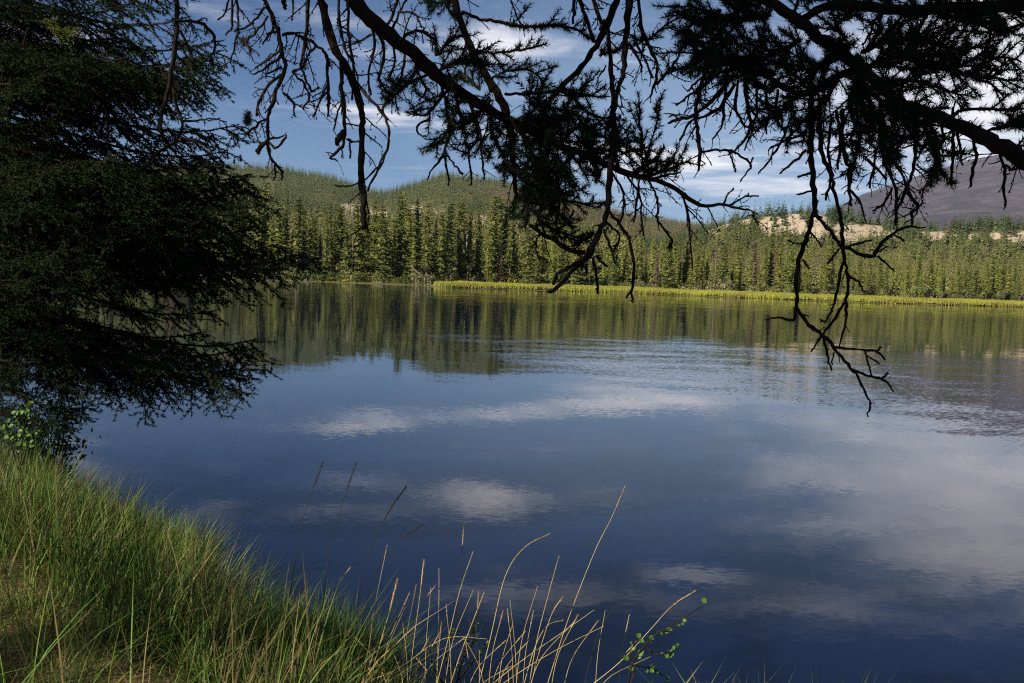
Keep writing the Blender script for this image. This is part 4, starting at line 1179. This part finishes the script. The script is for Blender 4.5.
TBR = [
 # left group of bare hanging twigs
 ([(262, -12, 5), (265, 0, 5), (274, 19, 5), (279, 40, 6), (283, 58, 6), (286, 67, 5), (279, 84, 5), (272, 105, 5), (268, 120, 4), (268, 139, 4), (270, 156, 4), (275, 167, 3), (274, 181, 2)], T2),
 ([(268, 16, 3), (256, 32, 3), (246, 42, 4), (252, 52, 2)], T2), ([(268, 4, 3), (260, 14, 3), (249, 26, 3), (239, 29, 2)], T2),
 ([(277, 32, 3), (270, 33, 3), (263, 44, 2)], None), ([(281, 49, 3), (267, 60, 3), (254, 68, 2)], T2), ([(282, 55, 3), (270, 65, 3), (254, 74, 2)], T2), ([(281, 67, 3), (267, 75, 2)], None),
 ([(281, 75, 4), (267, 87, 4), (259, 102, 4), (256, 116, 3)], T2), ([(268, 118, 3), (258, 123, 3), (245, 135, 4)], T2), ([(270, 139, 3), (283, 135, 2)], None), ([(270, 143, 3), (276, 148, 3), (285, 139, 3), (286, 134, 2)], None),
 ([(268, 140, 4), (260, 148, 7), (258, 153, 4)], None), ([(271, 158, 3), (282, 172, 3), (282, 180, 2)], None),
 ([(283, 35, 4), (293, 33, 4), (302, 38, 4), (313, 42, 4), (323, 51, 4), (327, 58, 4), (328, 79, 4), (329, 98, 4), (327, 117, 2)], T2),
 ([(309, -12, 5), (308, 26, 5), (305, 40, 5), (301, 65, 4), (302, 69, 3), (307, 83, 3), (313, 91, 3), (319, 87, 2)], T2),
 ([(316, 44, 3), (306, 60, 3), (302, 68, 3), (293, 72, 3), (304, 84, 3), (309, 98, 3), (302, 109, 2)], T2), ([(283, 93, 3), (293, 102, 3), (295, 117, 2)], T2),
 ([(236, -10, 3), (238, 21, 3), (237, 37, 3), (230, 64, 2)], T2), ([(232, -8, 3), (232, 26, 3), (225, 35, 2)], None), ([(232, -6, 3), (225, 12, 2), (219, 20, 2)], None), ([(284, -8, 3), (284, 2, 6), (285, 9, 4)], None),
 ([(292, -8, 3), (293, 8, 2), (292, 20, 2)], None),
 # big stub
 ([(320, -14, 10), (321, 0, 10), (328, 28, 10), (334, 46, 10), (346, 67, 9), (355, 88, 9), (361, 110, 8), (362, 126, 8), (362, 153, 8), (361, 179, 8), (364, 197, 9), (363, 212, 8), (363, 228, 7)], T1),
 ([(363, 181, 3), (351, 186, 2), (335, 186, 2)], None), ([(365, 180, 2), (379, 165, 3), (388, 144, 3), (387, 121, 4), (379, 109, 4), (368, 97, 4), (357, 84, 5)], None), ([(368, 191, 3), (378, 170, 3), (386, 153, 3), (388, 140, 2)], None),
 ([(341, 62, 5), (342, 88, 5), (344, 112, 5), (345, 135, 4), (340, 150, 4), (330, 158, 3), (336, 160, 2)], T2), ([(348, 139, 3), (353, 142, 3), (359, 141, 3)], None), ([(350, 142, 2), (350, 158, 2)], None),
 ([(345, 130, 4), (338, 138, 8), (337, 145, 4)], None), ([(328, 84, 3), (320, 100, 3), (313, 117, 2)], T2), ([(345, 95, 3), (338, 112, 2), (334, 130, 2)], T2),
 ([(350, -10, 4), (348, 20, 4), (350, 45, 4), (354, 75, 3), (352, 98, 3)], T2), ([(338, -10, 4), (340, 25, 4), (345, 50, 3), (352, 60, 3)], T2),
 ([(372, 20, 4), (374, 50, 4), (368, 75, 3), (371, 95, 3)], T2), ([(378, 28, 4), (384, 55, 4), (380, 78, 3), (386, 92, 3)], T2), ([(392, 40, 4), (395, 60, 3), (388, 80, 3)], T2), ([(405, 52, 4), (402, 76, 4), (392, 92, 4), (382, 110, 3), (388, 120, 3)], T2),
 ([(373, 34, 3), (360, 41, 3), (350, 45, 3)], None),
 ([(415, 60, 4), (420, 78, 3), (426, 90, 3), (418, 100, 2)], T2), ([(386, 28, 4), (392, 18, 4), (397, 0, 3), (398, -10, 3)], T2), ([(392, 30, 3), (402, 8, 3), (410, -8, 3)], None), ([(400, 40, 4), (410, 33, 4), (422, 32, 4), (436, 40, 4)], T2), ([(398, 12, 3), (415, 14, 2), (421, 27, 2)], T2),
 ([(440, 80, 4), (446, 105, 4), (450, 130, 3), (444, 152, 3)], T2), ([(455, 92, 4), (462, 120, 4), (468, 150, 3), (472, 185, 2)], T2), ([(470, 105, 4), (480, 130, 3), (483, 165, 3), (484, 180, 2)], T2),
 ([(444, 155, 4), (432, 170, 2), (428, 180, 2)], None), ([(444, 155, 3), (447, 170, 3), (449, 186, 2)], None), ([(445, 155, 3), (455, 165, 2), (462, 174, 3)], None), ([(430, 118, 3), (418, 125, 3), (419, 134, 2), (426, 136, 2)], None),
 ([(560, 165, 4), (568, 180, 3), (574, 195, 3)], T2), ([(505, 160, 4), (520, 176, 4), (540, 190, 3)], T2), ([(540, 170, 4), (545, 190, 4), (540, 215, 3), (545, 235, 3)], T2), ([(556, 172, 4), (560, 200, 4), (556, 225, 3), (562, 240, 2)], T2),
 # right end of the limb: short hanging twigs
 ([(612, 172, 3), (622, 190, 3), (624, 205, 3), (620, 222, 2)], T2), ([(640, 178, 3), (637, 200, 3), (634, 222, 2)], T2), ([(648, 180, 3), (656, 195, 3), (658, 210, 3), (657, 218, 3), (665, 230, 3), (672, 241, 3), (668, 248, 3)], T2), ([(627, 176, 3), (640, 198, 3), (642, 222, 2), (643, 235, 3)], T2),
 ([(682, 195, 3), (688, 215, 3), (690, 240, 2), (692, 268, 2)], T2), ([(724, 203, 3), (728, 194, 2), (734, 189, 2)], None), ([(730, 205, 3), (745, 197, 2), (758, 196, 2)], T2), ([(742, 209, 3), (752, 212, 2), (758, 225, 2)], T2), ([(650, 176, 3), (666, 168, 3), (672, 162, 2)], None), ([(655, 178, 3), (668, 175, 3), (680, 173, 2)], T2),
 # mid hanging branches
 ([(600, 30, 5), (607, 23, 5), (611, 70, 6), (613, 105, 7), (613, 135, 8), (610, 170, 8), (608, 205, 7), (604, 223, 7), (596, 240, 8), (590, 253, 10), (586, 258, 6)], T2),
 ([(633, -14, 9), (632, -5, 9), (627, 26, 8), (625, 53, 7), (622, 76, 6), (617, 95, 6), (613, 115, 5)], T2),
 ([(622, -14, 8), (618, -5, 9), (608, 23, 9), (596, 46, 8), (582, 67, 7), (562, 86, 7), (550, 100, 5)], (.06, .02, .05)),
 ([(590, 253, 5), (577, 263, 5), (560, 272, 5), (554, 284, 4)], (.03, .008, .02)), ([(588, 258, 5), (574, 270, 5), (560, 286, 5), (548, 293, 3)], (.03, .008, .02)), ([(593, 258, 4), (597, 280, 4), (598, 293, 3)], (.03, .006, .015)), ([(597, 256, 4), (606, 266, 3)], None),
 ([(607, 208, 4), (620, 225, 4), (631, 245, 4), (634, 270, 4), (632, 292, 3), (632, 303, 2)], (.03, .006, .02)), ([(631, 292, 3), (626, 298, 2)], None), ([(606, 222, 3), (619, 234, 3), (614, 252, 3)], T2), ([(604, 230, 3), (611, 250, 3), (615, 264, 2)], None), ([(587, 264, 3), (587, 273, 2)], None),
 ([(530, 225, 4), (542, 234, 5), (555, 240, 6), (570, 250, 6), (585, 253, 6)], T1), ([(552, 236, 3), (565, 225, 3), (574, 210, 3)], T2), ([(540, 232, 3), (536, 246, 2), (540, 262, 2)], T2),
 ([(637, -12, 5), (641, 26, 5), (650, 49, 5), (657, 65, 4), (655, 84, 4), (650, 97, 3)], T2), ([(657, 84, 4), (668, 72, 4), (675, 62, 3), (686, 40, 3)], T2), ([(635, 42, 4), (645, 60, 3), (652, 78, 3)], T2), ([(630, 45, 4), (640, 62, 3), (642, 72, 2)], T2),
 ([(577, -12, 5), (583, 10, 5), (588, 25, 5), (594, 42, 5)], T2), ([(590, -12, 6), (596, 8, 6), (603, 25, 5)], T2), ([(575, -12, 4), (574, 10, 4), (572, 25, 3)], None), ([(508, -8, 3), (515, 12, 2), (520, 24, 2)], T2), ([(606, 66, 2), (600, 76, 2), (596, 85, 1)], None),
 # curls by the left spruce
 ([(177, -12, 6), (176, 30, 6), (172, 70, 6), (166, 100, 5), (160, 122, 5), (163, 138, 5), (170, 146, 4), (158, 152, 4), (150, 165, 3)], T1), ([(171, 72, 4), (177, 108, 4), (183, 125, 4), (176, 142, 4), (166, 148, 3)], T2), ([(183, 121, 3), (205, 120, 2), (219, 119, 2)], T2),
 ([(176, 20, 4), (200, 23, 4), (212, 33, 4), (215, 46, 3), (211, 58, 2)], T2), ([(182, 138, 3), (197, 141, 3), (208, 146, 3), (213, 155, 2)], T2), ([(180, 30, 3), (190, 50, 3), (193, 70, 3)], T2),
]
for i, (pts, tw) in enumerate(TBR):
    d = 2.75 + .25 * math.sin(i * 1.9) + .0004 * pts[0][0]
    traced(C, pts, d, d + rng.uniform(-.1, .2), .04, twig=tw)
LIVE = [
 ([(500, 116, 5), (515, 135, 5), (512, 155, 4), (520, 170, 3)], (.014, .06, .16), 0), ([(520, 122, 5), (548, 135, 5), (565, 150, 4), (580, 165, 3)], (.014, .06, .16), 0), ([(550, 140, 5), (545, 160, 5), (552, 185, 4), (565, 195, 2)], (.014, .06, .16), 0),
 ([(570, 95, 4), (585, 110, 4), (600, 118, 3), (612, 126, 2)], (.016, .05, .14), 0), ([(480, 90, 4), (470, 80, 4), (458, 72, 3)], (.014, .05, .14), 0), ([(490, 100, 5), (478, 115, 4), (462, 122, 3), (448, 126, 2)], (.014, .05, .15), 0), ([(420, 60, 4), (410, 80, 4), (398, 92, 3), (388, 104, 2)], (.02, .04, .12), .2),
 ([(535, 170, 4), (548, 200, 4), (560, 215, 3), (570, 222, 2)], (.014, .05, .14), 0), ([(585, 155, 4), (600, 150, 4), (618, 152, 3), (640, 150, 2)], (.016, .05, .14), 0),  # needled boughs: path, live settings, self-needle from
 ([(462, 12, 4), (480, 19, 4), (494, 21, 4), (518, 26, 4), (546, 26, 3), (573, 28, 3), (592, 40, 2)], (.03, .04, .12, .35), .3),
 ([(476, 50, 4), (490, 53, 3), (505, 52, 3), (522, 50, 3), (546, 44, 2)], (.035, .02, .08, .3), .2),
 ([(490, 80, 3), (500, 74, 3), (512, 70, 3), (530, 70, 3), (541, 80, 2), (545, 88, 2)], (.04, .03, .10, .1), .1),
 ([(505, 94, 4), (525, 93, 4), (543, 93, 4), (562, 89, 4), (582, 94, 3), (602, 97, 2)], (.022, .05, .15, .2), .3),
 ([(530, 104, 4), (550, 108, 4), (570, 112, 3), (590, 121, 2)], (.022, .05, .15), .2),
 ([(545, 100, 5), (540, 125, 5), (540, 150, 5), (546, 185, 4), (553, 212, 3)], (.013, .05, .16), 0),
 ([(535, 185, 4), (555, 198, 4), (575, 202, 3), (602, 204, 2)], (.02, .04, .12), .2),
 ([(650, 178, 4), (646, 155, 3), (641, 130, 3), (639, 104, 2)], (.026, .06, .13, .25), .2),
 ([(660, 120, 2), (655, 108, 2), (662, 98, 2)], (.04, .03, .06), 0),
 ([(436, 70, 4), (420, 78, 4), (405, 86, 4), (392, 95, 3), (378, 86, 2)], (.03, .04, .10, .3), .4),
 ([(450, 86, 4), (435, 105, 4), (425, 115, 3), (412, 112, 2)], (.025, .05, .12), .3),
 ([(462, 98, 4), (450, 125, 4), (440, 142, 3), (430, 146, 2)], (.02, .05, .12), .3),
 ([(470, 102, 4), (478, 135, 4), (470, 150, 3), (462, 156, 2)], (.025, .05, .12), .3),
 ([(490, 112, 4), (495, 140, 4), (505, 160, 3), (500, 172, 2)], (.02, .05, .13), .2),
 ([(436, 55, 4), (448, 44, 4), (455, 38, 3), (466, 36, 2)], (.018, .05, .12), .0),
 ([(440, 70, 4), (455, 62, 4), (470, 60, 3), (484, 66, 2)], (.016, .05, .14), .0),
 ([(455, 0, 3), (440, 3, 3), (425, 0, 2)], (.025, .04, .10), .0), ([(452, -4, 3), (448, 8, 3), (456, 20, 2)], (.03, .04, .08), 0),
 ([(510, 118, 5), (530, 150, 5), (525, 175, 4), (530, 200, 3)], (.014, .06, .17), .1),
 ([(560, 146, 5), (572, 130, 5), (585, 128, 3), (598, 130, 2)], (.014, .06, .15), .1),
 ([(575, 152, 5), (560, 168, 5), (548, 172, 3), (530, 170, 2)], (.014, .06, .16), .1),
 ([(600, 162, 4), (590, 150, 4), (580, 140, 3)], (.014, .06, .14), .0),
 ([(620, 170, 4), (612, 150, 4), (605, 135, 3), (610, 120, 2)], (.018, .05, .12), .2),
 ([(630, 176, 4), (645, 165, 4), (660, 162, 3), (678, 164, 2)], (.022, .05, .12), .1),
 ([(640, 178, 4), (660, 172, 4), (672, 168, 3), (690, 160, 2)], (.028, .04, .10), .1),
 ([(535, 210, 4), (545, 225, 4), (560, 232, 3), (578, 238, 2)], (.018, .04, .11), .2), ([(520, 190, 4), (528, 210, 4), (525, 228, 2)], (.02, .04, .12), 0), ([(575, 245, 4), (583, 240, 4), (592, 236, 2)], (.012, .02, .05), 0),
 ([(590, 160, 4), (600, 172, 3), (596, 182, 2)], (.02, .04, .1), 0), ([(525, 125, 4), (545, 118, 4), (560, 122, 3)], (.014, .05, .14), 0), ([(630, 35, 3), (645, 40, 3), (660, 30, 3), (680, 15, 2)], (.025, .03, .07), 0), ([(600, 55, 3), (618, 50, 3), (630, 42, 2)], (.03, .03, .06), 0),
 ([(250, 112, 3), (248, 118, 3), (247, 123, 2)], (.012, .01, .025), 0), ([(244, 40, 3), (246, 44, 2)], (.012, .01, .02), 0),
]
for i, (pts, lv, sn) in enumerate(LIVE):
    d = 3.0 + .22 * math.sin(i * 2.3)
    if lv[0] > .012: lv = (lv[0] * (1.25 if i < 9 else .9), lv[1], lv[2] * 1.1) + tuple(lv[3:])
    traced(C, pts, d, d + rng.uniform(-.12, .2), .05, live=lv, selfneedle=sn, twig=(.09, .03, .08) if i % 3 == 0 else None)

TB = (2.75, 2.0); gzb = float(bank_z(TB[0], TB[1]))
B_ = empty('overhanging_spruce', (*TB, gzb), 'spruce reaching in from the right with a thick dark limb and long hanging twigs', 'tree')
tB = tree_trunk(B_, 12.0, .19)
R1 = limb_from(B_, tB(2.15), [(1062, 172, 24), (1024, 160, 22), (998, 144, 20), (974, 133, 18), (947, 121, 16), (921, 111, 15), (900, 102, 15), (872, 78, 15), (845, 55, 16), (820, 38, 15), (800, 22, 14), (775, 6, 13), (755, -4, 12), (735, -16, 11)], 2.35, 2.9, .06, twig=T1)
R2 = limb_from(B_, tB(2.9), [(1070, -8, 18), (1024, 2, 17), (960, 8, 15), (900, 10, 14), (850, 5, 13), (822, 8, 11), (800, 22, 10)], 2.4, 2.85, .05, twig=(.07, .04, .12))
R3 = traced(B_, [(860, 68, 10), (835, 78, 10), (810, 92, 9), (785, 88, 8), (765, 75, 8), (745, 68, 7), (725, 62, 6), (705, 48, 5), (690, 30, 4)], 2.85, 3.1, .05, twig=T1)
RBR = [
 ([(811, 85, 7), (811, 133, 8), (811, 161, 7), (814, 184, 7), (814, 209, 7), (812, 221, 6), (806, 240, 6), (799, 261, 6), (796, 279, 6), (797, 298, 5), (798, 310, 5), (809, 325, 5), (822, 335, 5), (834, 347, 5), (848, 365, 4), (858, 377, 4), (865, 391, 3), (869, 405, 3), (868, 416, 2)], (.05, .008, .05)),
 ([(795, 308, 4), (794, 320, 4), (778, 317, 3), (765, 320, 2)], (.04, .006, .015)), ([(822, 336, 3), (811, 352, 2)], None), ([(824, 339, 4), (827, 354, 3), (832, 371, 2)], (.03, .006, .02)), ([(834, 352, 2), (832, 364, 2)], None),
 ([(835, 347, 4), (858, 350, 3), (876, 351, 3), (886, 360, 2)], (.03, .006, .02)), ([(877, 351, 2), (881, 347, 2)], None), ([(865, 351, 3), (871, 374, 2)], None), ([(866, 355, 2), (879, 364, 2)], None), ([(848, 366, 3), (855, 371, 3), (872, 376, 3), (883, 379, 3), (894, 391, 2)], (.03, .006, .02)), ([(882, 378, 2), (888, 374, 2)], None),
 ([(820, 100, 6), (821, 149, 6), (830, 170, 5), (834, 188, 5), (839, 209, 5), (841, 223, 5), (843, 246, 5), (846, 267, 4), (848, 283, 4), (846, 305, 4), (846, 321, 3), (839, 347, 2)], (.045, .01, .06)),
 ([(844, 303, 4), (835, 318, 4), (823, 334, 3), (817, 342, 2)], None), ([(843, 263, 4), (839, 284, 4), (834, 304, 3), (827, 320, 3), (820, 320, 2)], (.04, .006, .02)),
 ([(814, 213, 5), (818, 217, 5), (830, 232, 5), (841, 246, 5)], (.05, .01, .03)), ([(841, 246, 5), (858, 253, 5), (872, 256, 5), (881, 244, 5), (894, 233, 4), (908, 227, 3), (925, 227, 2)], (.05, .008, .03)), ([(878, 256, 3), (894, 271, 2)], (.03, .005, .015)), ([(875, 254, 3), (887, 247, 2)], None),
 ([(848, 247, 3), (860, 243, 3), (872, 240, 2)], None), ([(850, 276, 3), (858, 282, 3), (865, 293, 2)], (.03, .005, .015)), ([(839, 249, 3), (828, 263, 3)], None), ([(803, 260, 3), (809, 269, 2)], None), ([(804, 244, 3), (795, 243, 2), (788, 240, 2)], None), ([(811, 233, 3), (817, 240, 2), (821, 246, 2)], None), ([(893, 234, 3), (904, 241, 2)], None),
 ([(842, 110, 5), (844, 153, 5), (850, 170, 5), (849, 191, 4), (851, 207, 3)], T2), ([(850, 190, 4), (860, 202, 3), (865, 220, 2)], (.03, .01, .03)), ([(832, 120, 4), (828, 150, 4), (832, 175, 4), (825, 200, 3)], T2), ([(836, 110, 4), (840, 140, 4), (838, 170, 3)], T2),
 ([(880, 110, 5), (883, 154, 5), (888, 170, 4), (894, 184, 4), (897, 200, 4), (896, 223, 3)], T2), ([(917, 112, 5), (916, 142, 5), (913, 170, 4), (906, 188, 4), (899, 206, 4), (894, 222, 3)], T2), ([(888, 156, 4), (900, 170, 3), (908, 188, 3), (918, 207, 3), (923, 200, 2)], T2), ([(890, 160, 3), (907, 157, 2)], None),
 ([(911, 212, 4), (913, 225, 3)], None), ([(906, 192, 4), (918, 205, 4), (911, 213, 3)], T2), ([(892, 188, 3), (883, 204, 3), (872, 211, 2)], T2), ([(868, 160, 4), (886, 179, 3)], None), ([(876, 150, 3), (872, 176, 3), (869, 188, 2)], T2),
 ([(791, 118, 3), (782, 141, 3), (770, 160, 3), (758, 174, 2)], (.05, .006, .02)), ([(806, 150, 4), (791, 164, 3), (779, 174, 2)], (.04, .01, .03)), ([(808, 140, 3), (795, 143, 2)], None), ([(812, 172, 4), (805, 175, 3), (797, 177, 3)], (.03, .01, .02)), ([(812, 191, 3), (798, 194, 2)], None), ([(806, 134, 3), (790, 139, 3), (774, 146, 3), (768, 150, 2)], T2),
 ([(705, 70, 4), (698, 100, 5), (696, 118, 5), (698, 132, 5), (700, 151, 5), (698, 171, 3)], T2), ([(700, 153, 3), (717, 150, 3), (731, 151, 3), (744, 158, 3), (751, 166, 3), (745, 175, 2), (740, 182, 2)], (.05, .01, .03)), ([(750, 166, 2), (753, 158, 2)], None), ([(728, 151, 2), (733, 162, 2), (736, 172, 2)], None),
 ([(732, 78, 5), (717, 95, 5), (705, 107, 5), (690, 117, 5), (677, 119, 4), (668, 124, 3)], T2), ([(735, 84, 5), (722, 105, 5), (708, 115, 4), (690, 122, 3), (680, 140, 3)], T2), ([(720, 72, 4), (705, 85, 4), (690, 95, 3), (676, 105, 3)], T2), ([(712, 66, 4), (695, 84, 3), (688, 92, 2)], T2),
 ([(745, 78, 5), (747, 105, 5), (750, 128, 4), (738, 148, 3), (727, 155, 2)], T2), ([(755, 78, 4), (757, 100, 4), (755, 120, 3), (744, 150, 2)], T2), ([(738, 80, 4), (736, 110, 4), (745, 125, 3), (754, 130, 2)], T2), ([(765, 82, 4), (768, 115, 3), (766, 130, 2)], T2), ([(727, 75, 4), (724, 105, 4), (722, 125, 3), (712, 140, 2)], T2), ([(778, 90, 4), (776, 115, 3), (786, 135, 3)], T2),
 ([(748, 105, 3), (760, 120, 3), (767, 133, 2)], None),
 ([(951, 124, 4), (953, 140, 4), (953, 162, 4), (951, 184, 3)], (.02, .01, .04)), ([(973, 136, 4), (976, 155, 4), (972, 172, 4), (971, 187, 3)], (.02, .006, .02)), ([(999, 150, 4), (1005, 170, 4), (1004, 186, 4), (1005, 206, 3)], (.022, .01, .05)), ([(1006, 165, 3), (1012, 170, 3), (1020, 166, 3)], T2), ([(956, 128, 4), (960, 150, 3), (962, 164, 3)], T2), ([(940, 122, 4), (943, 140, 4), (932, 150, 3)], T2),
 ([(953, 108, 3), (952, 118, 3), (955, 102, 2), (964, 109, 2)], None), ([(870, 22, 4), (876, 32, 4), (881, 24, 3)], None), ([(862, 45, 3), (870, 33, 3), (875, 22, 3), (880, 14, 3)], None), ([(874, 22, 2), (884, 30, 2), (891, 36, 2)], None), ([(868, 33, 2), (882, 32, 2)], None), ([(915, 35, 6), (922, 22, 5), (930, 10, 4)], None),
]
for i, (pts, tw) in enumerate(RBR):
    d = 2.85 + .22 * math.sin(i * 1.7) - .0003 * (pts[0][0] - 800)
    traced(B_, pts, d, d + rng.uniform(-.05, .2), .035, twig=tw)
RLV = [
 ([(1010, 30, 5), (985, 22, 5), (960, 20, 4), (935, 12, 3)], (.010, .07, .19), 0), ([(1060, 20, 5), (1030, 22, 5), (1010, 28, 4), (1000, 34, 3)], (.010, .07, .19), 0), ([(985, 8, 4), (980, 20, 4), (976, 34, 2)], (.014, .05, .14), 0), ([(940, 10, 4), (915, 16, 4), (898, 14, 3)], (.014, .05, .15), 0), ([(900, 10, 4), (880, 5, 4), (860, 8, 3), (846, 14, 2)], (.014, .05, .14), 0),
 ([(862, 52, 6), (885, 42, 6), (905, 38, 5), (930, 42, 4), (960, 50, 3), (982, 45, 2)], (.010, .06, .18), .3), ([(880, 60, 5), (910, 58, 5), (945, 65, 4), (975, 66, 3), (1000, 58, 3), (1022, 62, 2)], (.012, .06, .16), .2), ([(900, 70, 5), (930, 68, 4), (960, 72, 4), (985, 78, 3), (1014, 80, 2)], (.013, .06, .15), .2), ([(950, 70, 4), (975, 78, 3), (992, 84, 3), (1001, 94, 2)], (.02, .04, .12), .2),
 ([(880, 82, 5), (905, 80, 5), (930, 85, 4), (950, 92, 3), (965, 95, 2)], (.010, .06, .17), 0), ([(860, 70, 5), (880, 62, 5), (905, 52, 3)], (.011, .06, .17), 0), ([(850, 62, 6), (870, 90, 6), (890, 110, 4), (905, 122, 3)], (.008, .07, .20), 0), ([(860, 80, 6), (850, 100, 6), (855, 125, 4), (850, 142, 3)], (.008, .07, .20), 0),
 ([(840, 75, 6), (825, 100, 6), (810, 118, 4), (798, 125, 3)], (.008, .07, .19), 0), ([(820, 88, 6), (795, 98, 5), (780, 112, 4), (772, 118, 2)], (.010, .06, .17), 0), ([(835, 60, 6), (815, 68, 6), (795, 70, 4), (780, 62, 3)], (.009, .07, .19), 0), ([(800, 40, 6), (785, 48, 6), (765, 50, 4), (750, 42, 3)], (.010, .07, .19), 0), ([(775, 75, 5), (755, 62, 5), (735, 58, 4), (715, 62, 3)], (.010, .06, .16), 0),
 ([(770, 15, 6), (745, 20, 6), (725, 18, 5), (705, 12, 4), (690, 5, 3)], (.009, .07, .20), 0), ([(760, 5, 5), (740, 8, 5), (718, 35, 4), (700, 45, 3)], (.009, .07, .20), 0), ([(735, 40, 5), (715, 45, 5), (700, 55, 4), (692, 66, 2)], (.011, .06, .17), 0), ([(720, 10, 5), (705, 30, 4), (695, 40, 3), (684, 42, 2)], (.013, .05, .15), 0), ([(745, 60, 5), (730, 70, 5), (712, 72, 3)], (.012, .05, .15), 0),
 ([(890, 105, 5), (905, 125, 5), (915, 140, 3), (925, 148, 2)], (.012, .05, .15), 0), ([(880, 110, 5), (885, 130, 5), (892, 148, 3), (888, 160, 2)], (.013, .05, .15), 0), ([(910, 112, 5), (925, 130, 4), (935, 150, 3), (940, 170, 2)], (.013, .05, .13), 0), ([(925, 118, 4), (938, 140, 4), (936, 165, 3), (928, 172, 2)], (.014, .05, .13), 0),
 ([(800, 128, 4), (790, 135, 3), (786, 146, 2)], (.014, .03, .09), 0), ([(860, 130, 4), (855, 160, 3), (850, 170, 2)], (.02, .04, .10), 0), ([(880, 140, 4), (890, 155, 3), (896, 152, 2)], (.016, .04, .10), 0),
 ([(949, 122, 5), (957, 113, 5), (965, 110, 5), (988, 109, 4), (1010, 110, 4), (1040, 106, 3)], (.02, .03, .09, .55), .5), ([(998, 144, 5), (986, 132, 5), (974, 127, 5), (953, 119, 4)], None, None), ([(984, 132, 4), (1000, 128, 4), (1012, 126, 3), (1040, 128, 2)], (.022, .04, .10, .3), .3), ([(1012, 126, 3), (1018, 118, 3), (1024, 122, 2)], (.02, .03, .08), 0), ([(1015, 146, 3), (1030, 144, 3), (1040, 143, 2)], (.02, .03, .08), 0),
 ([(845, 40, 5), (835, 25, 5), (850, 18, 3), (862, 14, 2)], (.012, .05, .13), 0), ([(812, 30, 4), (822, 45, 4), (838, 42, 3)], (.014, .05, .13), 0), ([(795, 10, 4), (800, -2, 4), (812, 2, 3)], (.02, .04, .10), 0), ([(770, 92, 5), (758, 82, 5), (748, 78, 3)], (.016, .04, .11), 0), ([(905, 60, 4), (915, 48, 4), (912, 30, 2)], (.018, .05, .12), .2), ([(940, 50, 4), (945, 36, 3), (952, 27, 2)], (.022, .03, .08), .2),
]
for i, (pts, lv, sn) in enumerate(RLV):
    if lv: lv = (lv[0] * 1.2,) + tuple(lv[1:])
    d = 2.75 + .25 * math.sin(i * 2.1) - .0005 * (pts[0][0] - 800)
    traced(B_, pts, d, d + rng.uniform(-.12, .2), .05, live=lv, selfneedle=sn, twig=(.10, .03, .08) if i % 4 == 0 else None)

# upper crowns of both overhanging trees, above the picture
for tree, tf, seed in ((C, tC, 1), (B_, tB, 2)):
    for i in range(64 if tree is C else 30):  # extra low boughs on C are added to shade the limbs below
        zb = rng.uniform(4.3, 11.0) if i < 30 else rng.uniform(4.0, 6.6); a = rng.uniform(0, 6.28); L = min((12.3 - zb) * .30 + .4, 2.1)
        b = tf(zb)
        place_bough(tree, b, b + np.array([math.cos(a) * L, math.sin(a) * L, -.12 * L]), i % 5)
for i in range(26):  # unseen boughs added to keep the sun off the right limb
    zb = rng.uniform(3.9, 5.6); a = R(rng.uniform(125, 255)); L = rng.uniform(1.5, 2.3); b = tB(zb)
    place_bough(B_, b, b + np.array([math.cos(a) * L, math.sin(a) * L, -.05 * L]), i % 5)

for i in range(18):  # longer boughs out of view, added to shade the limb at the right
    zb = rng.uniform(3.9, 5.0); a = R(rng.uniform(-12, 42)); L = rng.uniform(2.2, 2.9); b = tC(zb)
    place_bough(C, b, b + np.array([math.cos(a) * L, math.sin(a) * L, -.02 * L]), i % 5)
# unseen spruces added beside and behind the camera to shade bank and boughs
rng = np.random.default_rng(2024)
for k, (x, y, h, lab) in enumerate([(-6.2, 0.75, 12, 'unseen slender spruce added to shade the grass tussock'), (-8.7, 6.0, 12, 'unseen tall spruce added to shade the big dark spruce'), (-10.5, -2.0, 13, 'unseen tall spruce added to shade the lower left bank'), (-3.6, -2.6, 12, 'unseen tall spruce added for shade at the rear of the bank')]):
    gz_ = float(bank_z(np.array(x), np.array(y)))
    t_ = empty('spruce_tree', (x, y, gz_), lab, 'tree')
    tf = tree_trunk(t_, h, .18)
    for i in range(54):
        zb = rng.uniform(1.4, h - .8); a = rng.uniform(0, 6.28); L = (h + .3 - zb) * (.125 if k == 0 else .22) + (.35 if k == 0 else .4)
        if rng.random() < .18: continue
        b = tf(zb); place_bough(t_, b, b + np.array([math.cos(a) * L, math.sin(a) * L, -.15 * L]), i % 5)

# ------------------------------------------------------------------ haze over the whole valley
def haze():
    m, t, out = new_mat('valley_haze')
    v = t.add('ShaderNodeVolumePrincipled')
    v.inputs['Color'].default_value = (.55, .74, 1.0, 1)
    v.inputs['Density'].default_value = 0.000028
    v.inputs['Anisotropy'].default_value = 0.1
    t.l.new(v.outputs[0], out.inputs['Volume'])
    x0, x1, y0, y1, z0, z1 = -12000, 12000, -420, 6950, -3.6, 1130
    V = [(x, y, z) for z in (z0, z1) for y in (y0, y1) for x in (x0, x1)]
    mb = MB(); mb.add(V, [(0, 2, 3, 1), (4, 5, 7, 6), (0, 1, 5, 4), (2, 6, 7, 3), (0, 4, 6, 2), (1, 3, 7, 5)])
    m.cycles.volume_sampling = 'DISTANCE'
    m.cycles.homogeneous_volume = True
    o = mb.build('haze', m, smooth=False)
    tag(o, 'thin blue haze over the valley', 'haze', kind='stuff')
haze()
print('far spruces', NTREE, 'objects', len(bpy.data.objects))
